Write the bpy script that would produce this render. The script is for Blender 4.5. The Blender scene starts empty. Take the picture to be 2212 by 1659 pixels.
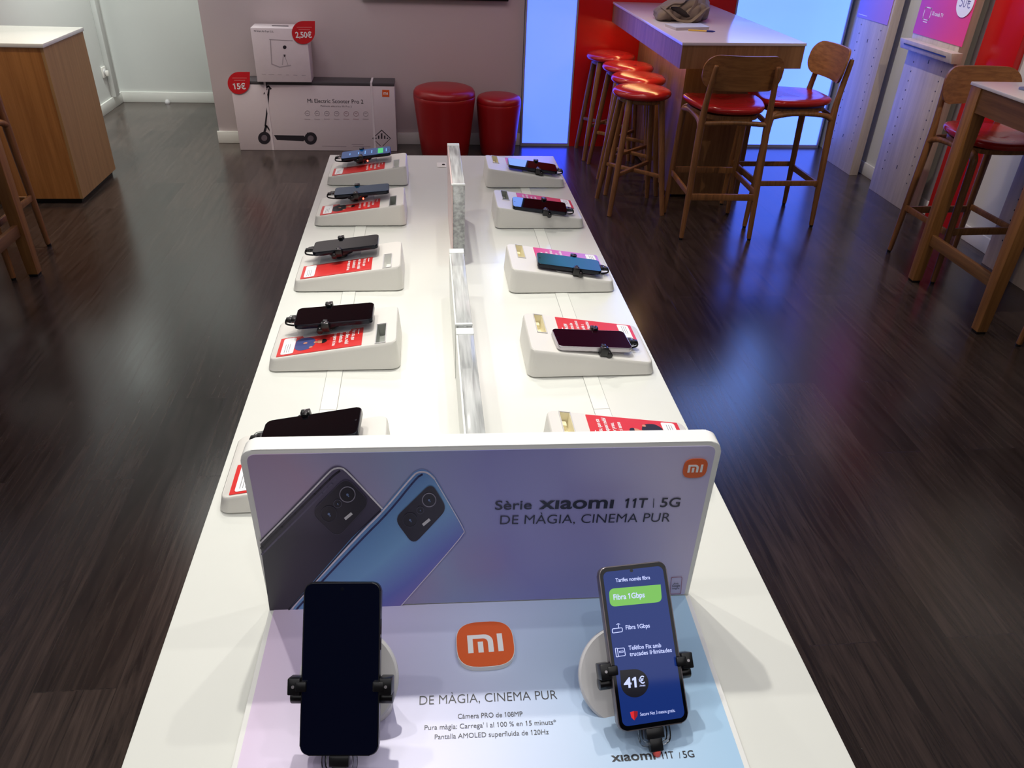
import bpy, bmesh, math, random
from mathutils import Matrix, Vector, Euler
random.seed(7)
S = bpy.context.scene
COL = S.collection
PI = math.pi
R_ = math.radians

# ------------------------------------------------------------------ camera
F_PX, IW, IH = 1680.0, 2212, 1659
CAM = Vector((0, 0, 1.62))
RW = Matrix(((0.994570935, -0.024192985, 0.101209455),
             (-0.098411724, -0.534770309, 0.839247192),
             (0.033819917, -0.844651061, -0.534247880)))   # image axes (right, down, forward) to world
cd = bpy.data.cameras.new('camera'); cam = bpy.data.objects.new('camera', cd); COL.objects.link(cam)
right, down, fwd = RW.col[0], RW.col[1], RW.col[2]
cam.matrix_world = Matrix.Translation(CAM) @ Matrix((right, -down, -fwd)).transposed().to_4x4()
cd.sensor_width = 36; cd.lens = F_PX / IW * 36; cd.clip_start = 0.02
S.camera = cam

# ------------------------------------------------------------------ world, exposure
w = bpy.data.worlds.new('world'); S.world = w; w.use_nodes = True
w.node_tree.nodes['Background'].inputs[0].default_value = (0.9, 0.95, 1.0, 1)
w.node_tree.nodes['Background'].inputs[1].default_value = 0.05
S.view_settings.view_transform = 'Standard'; S.view_settings.look = 'None'
S.view_settings.exposure = 0.0; S.view_settings.gamma = 1.0; S.view_settings.use_curve_mapping = False

# ------------------------------------------------------------------ lights of the shop, with unseen lamps added as fill
def spot(x, y, z, tx, ty, tz, power, ang=60, blend=0.6, r=0.02, col=(1, 0.97, 0.9)):
    l = bpy.data.lights.new('spot_light', 'SPOT'); o = bpy.data.objects.new('spot_light', l); COL.objects.link(o)
    l.energy = power; l.spot_size = R_(ang); l.spot_blend = blend; l.shadow_soft_size = r; l.color = col
    o.location = (x, y, z); o.rotation_euler = (Vector((tx, ty, tz)) - Vector((x, y, z))).to_track_quat('-Z', 'Y').to_euler()
def area(x, y, z, tx, ty, tz, power, sx, sy, col=(1, 1, 1)):
    l = bpy.data.lights.new('fill_light', 'AREA'); o = bpy.data.objects.new('fill_light', l); COL.objects.link(o)
    l.shape = 'RECTANGLE'; l.size = sx; l.size_y = sy; l.energy = power; l.color = col
    o.location = (x, y, z); o.rotation_euler = (Vector((tx, ty, tz)) - Vector((x, y, z))).to_track_quat('-Z', 'Y').to_euler()
# track spots over the display table
spot(-0.10, 1.55, 2.75, 0.0, 0.9, 0.87, 66, 70)
spot(-0.62, 1.60, 2.75, 0.1, 1.1, 0.87, 30, 70)
spot(-0.75, 0.62, 2.75, 0.1, 0.7, 0.87, 11, 62)
spot(0.62, 0.95, 2.75, -0.1, 0.7, 0.87, 15, 62)
spot(0.35, 1.75, 2.75, -0.1, 0.9, 0.87, 24, 70)
spot(-0.25, 2.6, 2.75, 0.05, 1.9, 0.87, 38, 66)
spot(0.15, -0.1, 2.75, 0.05, 0.3, 0.87, 9, 62)
# left bar, recess, right side and back
spot(-2.1, 4.1, 2.75, -2.2, 4.7, 0.85, 85, 70, col=(1, 0.86, 0.66))
spot(-2.0, 6.1, 2.75, -2.1, 7.1, 0.5, 105, 130, 1, 0.1, (0.94, 1, 0.95))
spot(-1.9, 5.35, 2.7, -2.57, 5.5, 1.2, 55, 95, 1, 0.05, (0.96, 1, 0.98))
spot(2.3, 2.4, 2.75, 2.9, 3.3, 0.8, 55, 80, col=(1, 0.84, 0.66))
spot(-0.1, 5.1, 2.75, 1.5, 5.0, 0.40, 60, 34, 0.9, 0.03, (1, 0.78, 0.46))  # warm spot added to brighten the counter pedestal and stools
spot(1.3, 4.7, 2.75, 1.5, 4.8, 0.7, 24, 70, col=(1, 0.85, 0.65))
spot(-2.2, 6.25, 2.7, -2.57, 6.3, 1.62, 150, 62, 0.9, 0.03, (0.92, 1, 0.98))  # spot added to brighten the left wall for its streak on the floor
spot(1.85, 4.5, 2.72, 2.98, 4.72, 1.15, 95, 62, 0.8, 0.03, (1, 0.93, 0.9))  # spot added to brighten the pink poster and its floor reflection
spot(-1.0, 4.3, 2.75, -0.9, 5.9, 0.6, 26, 90, 1, 0.1, (1, 0.86, 0.9))
area(0.2, 4.0, 2.74, 0.2, 4.4, 0, 40, 2.5, 1.5, (1, 0.76, 0.80))  # unseen pinkish panel added as fill for the back of the room
area(0.0, 0.0, 2.74, 0.0, 0.2, 0, 34, 4.0, 3.0, (0.99, 0.97, 0.98))  # unseen wide panel added as fill for the table and billboard
area(-1.5, 5.2, 2.74, -1.8, 5.6, 0, 16, 1.2, 1.2, (0.94, 1, 0.95))  # unseen panel added as fill near the recess

# ------------------------------------------------------------------ pixel -> world helpers (reference frame of the photograph)
def ray(px, py): return RW @ Vector((px - IW / 2, py - IH / 2, F_PX))
def on_plane(px, py, p, n):
    d = ray(px, py); return CAM + d * ((Vector(p) - CAM).dot(n) / d.dot(n))

# ------------------------------------------------------------------ materials
MC = {}
def nt(name):
    m = bpy.data.materials.new(name); m.use_nodes = True
    return m, m.node_tree.nodes, m.node_tree.links, m.node_tree.nodes['Principled BSDF']
def srgb(r, g, b):
    f = lambda c: (c / 255) / 12.92 if c / 255 <= 0.04045 else ((c / 255 + 0.055) / 1.055) ** 2.4
    return (f(r), f(g), f(b), 1)
def mat(name, col, rough=0.5, metal=0.0, emit=None, es=0, noise=0.04, nscale=30, bump=0.0, spec=0.5, coat=0):
    if name in MC: return MC[name]
    m, N, L, b = nt(name)
    b.inputs['Roughness'].default_value = rough; b.inputs['Metallic'].default_value = metal
    b.inputs['Specular IOR Level'].default_value = spec
    if coat: b.inputs['Coat Weight'].default_value = coat; b.inputs['Coat Roughness'].default_value = 0.08
    tc = N.new('ShaderNodeTexCoord'); nz = N.new('ShaderNodeTexNoise'); nz.inputs['Scale'].default_value = nscale
    nz.inputs['Detail'].default_value = 4
    L.new(tc.outputs['Object'], nz.inputs['Vector'])
    mx = N.new('ShaderNodeMix'); mx.data_type = 'RGBA'; mx.blend_type = 'MIX'
    mx.inputs['A'].default_value = [c * (1 - noise) for c in col[:3]] + [1]
    mx.inputs['B'].default_value = [min(1, c * (1 + noise)) for c in col[:3]] + [1]
    L.new(nz.outputs['Fac'], mx.inputs['Factor']); L.new(mx.outputs['Result'], b.inputs['Base Color'])
    if bump:
        bp = N.new('ShaderNodeBump'); bp.inputs['Strength'].default_value = bump; bp.inputs['Distance'].default_value = 0.002
        L.new(nz.outputs['Fac'], bp.inputs['Height']); L.new(bp.outputs['Normal'], b.inputs['Normal'])
    if emit:
        b.inputs['Emission Color'].default_value = emit; b.inputs['Emission Strength'].default_value = es
    MC[name] = m; return m
def wood(name, c1, c2, axis='z', scale=1.0, rough=0.45, stretch=14, contrast=(0.35, 0.7)):
    if name in MC: return MC[name]
    m, N, L, b = nt(name); b.inputs['Roughness'].default_value = rough
    tc = N.new('ShaderNodeTexCoord'); mp = N.new('ShaderNodeMapping')
    s = [6 * scale * stretch / 3] * 3; s['xyz'.index(axis)] = 1.2 * scale
    mp.inputs['Scale'].default_value = s; L.new(tc.outputs['Object'], mp.inputs['Vector'])
    nz = N.new('ShaderNodeTexNoise'); nz.inputs['Scale'].default_value = 1.6; nz.inputs['Detail'].default_value = 8
    nz.inputs['Roughness'].default_value = 0.65; nz.inputs['Distortion'].default_value = 0.4
    L.new(mp.outputs['Vector'], nz.inputs['Vector'])
    cr = N.new('ShaderNodeValToRGB'); cr.color_ramp.elements[0].position = contrast[0]; cr.color_ramp.elements[1].position = contrast[1]
    cr.color_ramp.elements[0].color = c1; cr.color_ramp.elements[1].color = c2
    L.new(nz.outputs['Fac'], cr.inputs['Fac']); L.new(cr.outputs['Color'], b.inputs['Base Color'])
    bp = N.new('ShaderNodeBump'); bp.inputs['Strength'].default_value = 0.15; bp.inputs['Distance'].default_value = 0.001
    L.new(nz.outputs['Fac'], bp.inputs['Height']); L.new(bp.outputs['Normal'], b.inputs['Normal'])
    MC[name] = m; return m
def gradient(name, stops, axis=0, lo=0.0, hi=1.0, rough=0.35, warp=0.25, nscale=3.0, emit=0.0, tilt=0.0, base=True):
    """printed colour blend running along one local axis of the part, warped by noise"""
    if name in MC: return MC[name]
    m, N, L, b = nt(name); b.inputs['Roughness'].default_value = rough
    tc = N.new('ShaderNodeTexCoord'); sp = N.new('ShaderNodeSeparateXYZ'); L.new(tc.outputs['Object'], sp.inputs[0])
    mr = N.new('ShaderNodeMapRange'); mr.inputs['From Min'].default_value = lo; mr.inputs['From Max'].default_value = hi
    if tilt:
        ma = N.new('ShaderNodeMath'); ma.operation = 'MULTIPLY_ADD'; ma.inputs[1].default_value = tilt
        other = 2 if axis != 2 else 1
        if axis == 0 and name.endswith('_h'): other = 1
        L.new(sp.outputs[other], ma.inputs[0]); L.new(sp.outputs[axis], ma.inputs[2]); L.new(ma.outputs[0], mr.inputs['Value'])
    else: L.new(sp.outputs[axis], mr.inputs['Value'])
    nz = N.new('ShaderNodeTexNoise'); nz.inputs['Scale'].default_value = nscale; nz.inputs['Detail'].default_value = 1
    L.new(tc.outputs['Object'], nz.inputs['Vector'])
    m2 = N.new('ShaderNodeMath'); m2.operation = 'MULTIPLY_ADD'; m2.inputs[1].default_value = warp; 
    L.new(nz.outputs['Fac'], m2.inputs[0]); L.new(mr.outputs[0], m2.inputs[2])
    m3 = N.new('ShaderNodeMath'); m3.operation = 'SUBTRACT'; m3.inputs[1].default_value = warp / 2; L.new(m2.outputs[0], m3.inputs[0])
    cr = N.new('ShaderNodeValToRGB')
    els = cr.color_ramp.elements
    while len(els) < len(stops): els.new(0.5)
    for e, (p, c) in zip(els, stops): e.position = p; e.color = c
    L.new(m3.outputs[0], cr.inputs['Fac'])
    if base: L.new(cr.outputs['Color'], b.inputs['Base Color'])
    else: b.inputs['Base Color'].default_value = (0.01, 0.01, 0.012, 1)
    if emit: L.new(cr.outputs['Color'], b.inputs['Emission Color']); b.inputs['Emission Strength'].default_value = emit
    MC[name] = m; return m
def clear(name, tint=(0.93, 0.95, 0.95), rough=0.05, ior=1.45, milky=0.0):
    if name in MC: return MC[name]
    m = bpy.data.materials.new(name); m.use_nodes = True; N = m.node_tree.nodes; L = m.node_tree.links; N.clear()
    out = N.new('ShaderNodeOutputMaterial'); t = N.new('ShaderNodeBsdfTransparent'); t.inputs[0].default_value = (*tint, 1)
    g = N.new('ShaderNodeBsdfGlossy'); g.inputs['Roughness'].default_value = rough
    fr = N.new('ShaderNodeFresnel'); fr.inputs[0].default_value = ior
    tc = N.new('ShaderNodeTexCoord'); mp = N.new('ShaderNodeMapping'); mp.inputs['Scale'].default_value = (60, 4, 60)
    nz = N.new('ShaderNodeTexNoise'); nz.inputs['Scale'].default_value = 2.5
    L.new(tc.outputs['Object'], mp.inputs[0]); L.new(mp.outputs[0], nz.inputs['Vector'])
    bp = N.new('ShaderNodeBump'); bp.inputs['Strength'].default_value = 0.12; bp.inputs['Distance'].default_value = 0.001
    L.new(nz.outputs['Fac'], bp.inputs['Height']); L.new(bp.outputs['Normal'], g.inputs['Normal'])
    mx = N.new('ShaderNodeMixShader'); L.new(fr.outputs[0], mx.inputs[0]); L.new(t.outputs[0], mx.inputs[1]); L.new(g.outputs[0], mx.inputs[2])
    df = N.new('ShaderNodeBsdfDiffuse'); df.inputs[0].default_value = (0.85, 0.87, 0.86, 1); m2 = N.new('ShaderNodeMixShader')
    ra = N.new('ShaderNodeMapRange'); ra.inputs['From Min'].default_value = 0.35; ra.inputs['From Max'].default_value = 0.65
    ra.inputs['To Min'].default_value = milky * 0.7; ra.inputs['To Max'].default_value = min(1, milky * 1.3); L.new(nz.outputs['Fac'], ra.inputs['Value'])
    L.new(ra.outputs[0], m2.inputs[0]); L.new(mx.outputs[0], m2.inputs[1]); L.new(df.outputs[0], m2.inputs[2])
    L.new(m2.outputs[0], out.inputs[0]); MC[name] = m; return m
def floor_mat():
    m, N, L, b = nt('dark_oak_planks')
    tc = N.new('ShaderNodeTexCoord'); sp = N.new('ShaderNodeSeparateXYZ'); cb = N.new('ShaderNodeCombineXYZ')
    L.new(tc.outputs['Object'], sp.inputs[0]); L.new(sp.outputs[1], cb.inputs[0]); L.new(sp.outputs[0], cb.inputs[1])
    br = N.new('ShaderNodeTexBrick'); br.inputs['Scale'].default_value = 1
    br.inputs['Brick Width'].default_value = 1.25; br.inputs['Row Height'].default_value = 0.19
    br.inputs['Mortar Size'].default_value = 0.0012; br.inputs['Mortar Smooth'].default_value = 0.1; br.offset = 0.37
    br.inputs['Color1'].default_value = (0.0, 0.0, 0.0, 1); br.inputs['Color2'].default_value = (1, 1, 1, 1); br.inputs['Mortar'].default_value = (0.3, 0.3, 0.3, 1)
    L.new(cb.outputs[0], br.inputs['Vector'])
    mp = N.new('ShaderNodeMapping'); mp.inputs['Scale'].default_value = (26, 1.6, 1); L.new(tc.outputs['Object'], mp.inputs[0])
    ad = N.new('ShaderNodeVectorMath'); ad.operation = 'ADD'
    sc = N.new('ShaderNodeVectorMath'); sc.operation = 'SCALE'; sc.inputs['Scale'].default_value = 7.3
    L.new(br.outputs['Color'], sc.inputs[0]); L.new(sc.outputs[0], ad.inputs[1]); L.new(mp.outputs[0], ad.inputs[0])
    nz = N.new('ShaderNodeTexNoise'); nz.inputs['Scale'].default_value = 1.5; nz.inputs['Detail'].default_value = 9
    nz.inputs['Roughness'].default_value = 0.6; nz.inputs['Distortion'].default_value = 1.6; L.new(ad.outputs[0], nz.inputs['Vector'])
    cr = N.new('ShaderNodeValToRGB'); e = cr.color_ramp.elements
    e[0].position = 0.30; e[0].color = (0.019, 0.0145, 0.0130, 1); e[1].position = 0.80; e[1].color = (0.080, 0.056, 0.045, 1)
    L.new(nz.outputs['Fac'], cr.inputs['Fac'])
    hv = N.new('ShaderNodeMix'); hv.data_type = 'RGBA'; hv.blend_type = 'MULTIPLY'; hv.inputs['Factor'].default_value = 1
    mr = N.new('ShaderNodeMapRange'); mr.inputs['To Min'].default_value = 0.7; mr.inputs['To Max'].default_value = 1.25
    L.new(br.outputs['Color'], mr.inputs['Value']); L.new(cr.outputs['Color'], hv.inputs['A']); L.new(mr.outputs[0], hv.inputs['B'])
    L.new(hv.outputs['Result'], b.inputs['Base Color'])
    rr = N.new('ShaderNodeMapRange'); rr.inputs['To Min'].default_value = 0.18; rr.inputs['To Max'].default_value = 0.27
    b.inputs['Specular IOR Level'].default_value = 0.75
    L.new(nz.outputs['Fac'], rr.inputs['Value']); L.new(rr.outputs[0], b.inputs['Roughness'])
    # each plank lies a hair out of level, seams are grooves
    bp = N.new('ShaderNodeBump'); bp.inputs['Strength'].default_value = 0.5; bp.inputs['Distance'].default_value = 0.0006; bp.invert = True
    L.new(br.outputs['Fac'], bp.inputs['Height'])
    bp2 = N.new('ShaderNodeBump'); bp2.inputs['Strength'].default_value = 0.05; bp2.inputs['Distance'].default_value = 0.0006
    L.new(nz.outputs['Fac'], bp2.inputs['Height']); L.new(bp.outputs[0], bp2.inputs['Normal']); L.new(bp2.outputs[0], b.inputs['Normal'])
    return m

WHITE_TOP = mat('white_laminate', srgb(228, 229, 222), 0.22, noise=0.01)
WHITE_PL = mat('white_plastic', srgb(222, 219, 212), 0.4, noise=0.01)
WHITE_MT = mat('white_enamel', srgb(236, 236, 232), 0.3, noise=0.01)
GREY_PL = mat('light_grey_plastic', srgb(205, 203, 204), 0.35, noise=0.01)
BLACK_PL = mat('black_plastic', (0.006, 0.006, 0.007, 1), 0.28)
BLACK_SCREEN = mat('screen_glass', (0.002, 0.002, 0.003, 1), 0.02, spec=0.55, noise=0)
PHONE_BODY = mat('phone_frame_dark', (0.01, 0.012, 0.02, 1), 0.22, metal=0.6)
PHONE_SILVER = mat('phone_frame_silver', srgb(190, 185, 190), 0.25, metal=0.7)
RED_LEATHER = mat('red_leatherette', srgb(172, 34, 32), 0.2, noise=0.05, nscale=8, bump=0.03)
RED_POUF = mat('red_vinyl', srgb(150, 20, 24), 0.33, noise=0.05, nscale=9, bump=0.05)
RED_PAINT = mat('red_gloss_paint', srgb(196, 22, 20), 0.25, noise=0.03)
RED_CARD = mat('red_card', srgb(212, 46, 44), 0.35, noise=0.05, nscale=60)
CARD_WHITE = mat('white_print', srgb(240, 240, 240), 0.5, noise=0)
CARD_GREY = mat('grey_print', srgb(130, 130, 135), 0.5, noise=0)
INK = mat('dark_ink', srgb(40, 40, 62), 0.4, noise=0)
BLACK_INK = mat('black_ink', srgb(22, 20, 28), 0.4, noise=0)
ORANGE = mat('orange_print', srgb(226, 98, 42), 0.35, noise=0)
OAK = wood('oak_chair', srgb(112, 74, 40), srgb(158, 108, 62), 'z', 2)
OAK_T = wood('oak_veneer_bar', srgb(152, 106, 58), srgb(190, 140, 86), 'z', 0.8)
OAK_C = wood('oak_veneer_counter', srgb(130, 92, 58), srgb(165, 122, 82), 'z', 0.8)
OAK_PALE = wood('pale_oak_panel', srgb(186, 172, 156), srgb(210, 196, 180), 'z', 0.9, stretch=10)
WALL = mat('white_wall_paint', srgb(206, 208, 204), 0.7, noise=0.02, nscale=3)
WALL_B = mat('wall_paint_back', srgb(198, 186, 188), 0.65, noise=0.02, nscale=3)
TRIM = mat('white_trim_paint', srgb(222, 222, 216), 0.4, noise=0.01)
CEIL = mat('ceiling_paint', srgb(120, 118, 118), 0.8)
ACRYLIC = clear('clear_acrylic', (0.98, 0.985, 0.98), 0.15, 1.3, 0.42)
CLEARCAP = clear('clear_cap_plastic', (0.86, 0.88, 0.9), 0.08, 1.6)
LED = mat('red_led', (0.2, 0, 0, 1), 0.4, emit=(1, 0.04, 0.02, 1), es=14)
BOXPAPER = mat('carton_print_paper', srgb(214, 204, 208), 0.45, noise=0.02)
BOXDARK = mat('carton_dark', srgb(70, 66, 70), 0.5)

# ------------------------------------------------------------------ object helpers
PM = {}
def label(o, lab=None, cat=None, group=None, kind=None):
    if lab: o['label'] = lab
    if cat: o['category'] = cat
    if group: o['group'] = group
    if kind: o['kind'] = kind
    return o
def thing(name, lab, cat, M=Matrix.Identity(4), group=None):
    if isinstance(M, tuple): M = Matrix.Translation(M)
    o = bpy.data.objects.new(name, None); COL.objects.link(o); o.empty_display_size = 0.05
    o.matrix_world = M; PM[o.name] = M.copy()
    return label(o, lab, cat, group)
def obj(name, bm, mats, parent=None, world=False, angle=35, smooth=True, M=None):
    """turn a bmesh into ONE mesh object; world=True means the vertices are world coordinates"""
    if M is not None: bm.transform(M)
    if world and parent is not None: bm.transform(PM[parent.name].inverted())
    bmesh.ops.recalc_face_normals(bm, faces=bm.faces[:])
    me = bpy.data.meshes.new(name); bm.to_mesh(me); bm.free()
    if not isinstance(mats, (list, tuple)): mats = [mats]
    for m in mats: me.materials.append(m)
    if smooth:
        for p in me.polygons: p.use_smooth = True
        me.set_sharp_from_angle(angle=R_(angle))
    o = bpy.data.objects.new(name, me); COL.objects.link(o)
    if parent is not None:
        o.parent = parent; PM[o.name] = PM[parent.name].copy()
    else: PM[o.name] = Matrix.Identity(4)
    return o
def struct(name, bm, m, parent=None):
    o = obj(name, bm, m, parent)
    if parent is None: o['kind'] = 'structure'
    return o
def dup(root, M, lab=None, group=None):
    r = root.copy(); COL.objects.link(r); r.matrix_world = M; PM[r.name] = M.copy()
    if lab: r['label'] = lab
    if group: r['group'] = group
    for ch in list(root.children):
        c = ch.copy(); COL.objects.link(c); c.parent = r
        for g in list(ch.children):
            d = g.copy(); COL.objects.link(d); d.parent = c
    return r
def new(): return bmesh.new()
def merge(bm, other, mi=None):
    me = bpy.data.meshes.new('tmp'); 
    if mi is not None:
        for f in other.faces: f.material_index = mi
    other.to_mesh(me); other.free(); bm.from_mesh(me); bpy.data.meshes.remove(me); return bm
def box(x0, x1, y0, y1, z0, z1, bev=0.0, seg=2, M=None):
    bm = new(); vs = [bm.verts.new((x, y, z)) for z in (z0, z1) for x, y in ((x0, y0), (x1, y0), (x1, y1), (x0, y1))]
    for f in ((3, 2, 1, 0), (4, 5, 6, 7), (0, 1, 5, 4), (1, 2, 6, 5), (2, 3, 7, 6), (3, 0, 4, 7)): bm.faces.new([vs[i] for i in f])
    if bev: bmesh.ops.bevel(bm, geom=bm.edges[:], offset=bev, segments=seg, profile=0.5, affect='EDGES')
    if M is not None: bm.transform(M)
    return bm
def hexa(bot, top, bev=0.0):
    bm = new(); a = [bm.verts.new(p) for p in bot]; b = [bm.verts.new(p) for p in top]; n = len(a)
    bm.faces.new(a[::-1]); bm.faces.new(b)
    for i in range(n): bm.faces.new((a[i], a[(i + 1) % n], b[(i + 1) % n], b[i]))
    if bev: bmesh.ops.bevel(bm, geom=bm.edges[:], offset=bev, segments=2, profile=0.5, affect='EDGES')
    return bm
def rrect(w, h, r, n=6, cx=0, cy=0):
    pts = []
    for sx, sy, a0 in ((1, 1, 0), (-1, 1, 90), (-1, -1, 180), (1, -1, 270)):
        for i in range(n + 1):
            a = R_(a0 + 90 * i / n); pts.append((cx + sx * (w / 2 - r) + r * math.cos(a), cy + sy * (h / 2 - r) + r * math.sin(a)))
    return pts
def circ(r, n=24, cx=0, cy=0, ry=None):
    return [(cx + r * math.cos(2 * PI * i / n), cy + (ry or r) * math.sin(2 * PI * i / n)) for i in range(n)]
def squircle(w, h, n=56, e=3.1):
    P = []
    for i in range(n):
        a = 2 * PI * i / n; c, s = math.cos(a), math.sin(a)
        P.append((w / 2 * math.copysign(abs(c) ** (2 / e), c), h / 2 * math.copysign(abs(s) ** (2 / e), s)))
    return P
def prism(pts, z0, z1, bev=0.0, seg=2, M=None):
    bm = new(); a = [bm.verts.new((x, y, z0)) for x, y in pts]; b = [bm.verts.new((x, y, z1)) for x, y in pts]; n = len(a)
    fb = bm.faces.new(a[::-1]); ft = bm.faces.new(b)
    for i in range(n): bm.faces.new((a[i], a[(i + 1) % n], b[(i + 1) % n], b[i]))
    if bev:
        ed = list(set(ft.edges) | set(fb.edges)); bmesh.ops.bevel(bm, geom=ed, offset=bev, segments=seg, profile=0.5, affect='EDGES')
    if M is not None: bm.transform(M)
    return bm
def loft(rings, cap=True, closed=True):
    bm = new(); V = [[bm.verts.new(p) for p in r] for r in rings]; n = len(V[0])
    for a, b in zip(V, V[1:]):
        for i in range(n if closed else n - 1): bm.faces.new((a[i], a[(i + 1) % n], b[(i + 1) % n], b[i]))
    if cap: bm.faces.new(V[0][::-1]); bm.faces.new(V[-1])
    return bm
def lathe(prof, n=40, M=None):
    rings = [[(r * math.cos(2 * PI * i / n), r * math.sin(2 * PI * i / n), z) for i in range(n)] for r, z in prof]
    bm = loft(rings)
    if M is not None: bm.transform(M)
    return bm
def tube(pts, rad, n=12, sub=0, sq=None):
    pts = [Vector(p) for p in pts]
    if not isinstance(rad, (list, tuple)): rad = [rad] * len(pts)
    rad = list(rad)
    if sub and len(pts) > 2:
        P, Q = [], []
        for i in range(len(pts) - 1):
            p0, p1, p2, p3 = pts[max(i - 1, 0)], pts[i], pts[i + 1], pts[min(i + 2, len(pts) - 1)]
            for k in range(sub):
                t = k / sub
                P.append(0.5 * ((2 * p1) + (p2 - p0) * t + (2 * p0 - 5 * p1 + 4 * p2 - p3) * t * t + (-p0 + 3 * p1 - 3 * p2 + p3) * t ** 3))
                Q.append(rad[i] * (1 - t) + rad[i + 1] * t)
        P.append(pts[-1]); Q.append(rad[-1]); pts, rad = P, Q
    rings = []; ref = None
    for i, p in enumerate(pts):
        d = (pts[min(i + 1, len(pts) - 1)] - pts[max(i - 1, 0)]).normalized()
        if ref is None:
            ref = Vector((0, 0, 1)) if abs(d.z) < 0.9 else Vector((0, 1, 0))
        x = (ref - d * ref.dot(d)).normalized(); y = d.cross(x); ref = x
        if sq: rings.append([p + x * (a * sq[0] * rad[i]) + y * (b * sq[1] * rad[i]) for a, b in rrect(2, 2, 0.5, 3)])
        else: rings.append([p + (x * math.cos(2 * PI * k / n) + y * math.sin(2 * PI * k / n)) * rad[i] for k in range(n)])
    return loft(rings)
def bar(a, b, w, h, bev=0.003, up=(0, 0, 1)):
    """rectangular bar from a to b: w across, h along up"""
    a, b = Vector(a), Vector(b); d = (b - a); L = d.length; d.normalize(); u = Vector(up); s = d.cross(u).normalized(); u = s.cross(d)
    M = Matrix((s, d, u)).transposed().to_4x4(); M.translation = a
    return box(-w / 2, w / 2, 0, L, -h / 2, h / 2, bev, 2, M)
def frame(o, x, y):
    """plane frame: origin, x axis, in-plane up"""
    x = Vector(x).normalized(); y = Vector(y); y = (y - x * y.dot(x)).normalized(); n = x.cross(y)
    M = Matrix((x, y, n)).transposed().to_4x4(); M.translation = Vector(o); return M
def to2(FM, px, py):
    p = on_plane(px, py, FM.translation, FM.to_3x3().col[2]); q = FM.inverted() @ p; return (q.x, q.y)
def pix(FM, pts): return [to2(FM, *p) for p in pts]
def smooth2(pts, it=2):
    for _ in range(it):
        q = []
        for i in range(len(pts)):
            a, b = Vector(pts[i]), Vector(pts[(i + 1) % len(pts)]); q += [tuple(a * .75 + b * .25), tuple(a * .25 + b * .75)]
        pts = q
    return pts
def roundpoly(pts, fr=0.3, n=5):
    """round every corner of a polygon; fr = share of the shorter adjoining side"""
    out = []; N_ = len(pts)
    for i in range(N_):
        p = Vector(pts[i]); a = Vector(pts[i - 1]); b = Vector(pts[(i + 1) % N_])
        f = fr[i] if isinstance(fr, (list, tuple)) else fr
        if f == 0: out.append(tuple(p)); continue
        d = min((a - p).length, (b - p).length) * f; s = p + (a - p).normalized() * d; e = p + (b - p).normalized() * d
        for k in range(n + 1):
            t = k / n; out.append(tuple(s * (1 - t) ** 2 + p * 2 * t * (1 - t) + e * t * t))
    return out
def plate(polys, z0=0.0, z1=0.0004):
    bm = new()
    for p in polys: merge(bm, prism(p, z0, z1))
    return bm
def stroke(pts, w, closed=False):
    """2D polyline as thin quads"""
    P = [Vector(p) for p in pts]; out = []
    rng = range(len(P) if closed else len(P) - 1)
    for i in rng:
        a, b = P[i], P[(i + 1) % len(P)]; d = (b - a)
        if d.length < 1e-7: continue
        d.normalize(); n = Vector((-d.y, d.x)) * w / 2; e = d * w * 0.3
        out.append([tuple(a - e + n), tuple(a - e - n), tuple(b + e - n), tuple(b + e + n)])
    return out
def text_bm(s, bold=0.0, sp=1.0):
    bm = text_raw(s, bold, sp)
    if '1' in s:
        H = caph(); a = text_raw('1', bold, sp); xs = [v.co.x for v in a.verts]; wd = max(xs) - min(xs); a.free()
        for i, ch in enumerate(s):
            if ch != '1': continue
            p = text_raw(s[:i + 1], bold, sp); xr = max(v.co.x for v in p.verts); p.free(); xl = xr - wd * 0.5; q = 0.10 + bold
            vs = [bm.verts.new((x, y, 0)) for x, y in ((xl, H + bold), (xl, H - 0.13 - bold), (xl - wd * 0.5 - q, H - 0.20 - bold), (xl - wd * 0.5 - q, H - 0.10 + bold))]
            bm.faces.new(vs[::-1])
    return bm
def text_raw(s, bold=0.0, sp=1.0, shear=0.0):
    c = bpy.data.curves.new('t', 'FONT'); c.body = s; c.size = 1; c.offset = bold; c.space_character = sp; c.shear = shear
    c.resolution_u = 4; c.fill_mode = 'BOTH'
    o = bpy.data.objects.new('t', c); COL.objects.link(o)
    dg = bpy.context.evaluated_depsgraph_get(); me = bpy.data.meshes.new_from_object(o.evaluated_get(dg))
    bm = new(); bm.from_mesh(me); bpy.data.meshes.remove(me); bpy.data.objects.remove(o); bpy.data.curves.remove(c)
    return bm
CAPH = None
def caph():
    global CAPH
    if CAPH is None:
        b = text_raw('H'); CAPH = max(v.co.y for v in b.verts); b.free()
    return CAPH
def write(s, x0, y0, x1, y1, cap, bold=0.0, z=0.0006, sp=1.0):
    """lettering in a plane frame from baseline start to baseline end with the given capital height"""
    bm = text_bm(s, bold, sp); xs = [v.co.x for v in bm.verts]; a, b = min(xs), max(xs)
    d = Vector((x1 - x0, y1 - y0)); L = d.length; an = math.atan2(d.y, d.x)
    bm.transform(Matrix.Translation((x0, y0, z)) @ Matrix.Rotation(an, 4, 'Z') @ Matrix.Diagonal((L / (b - a), cap / caph(), 1, 1)) @ Matrix.Translation((-a, 0, 0)))
    return bm
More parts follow.
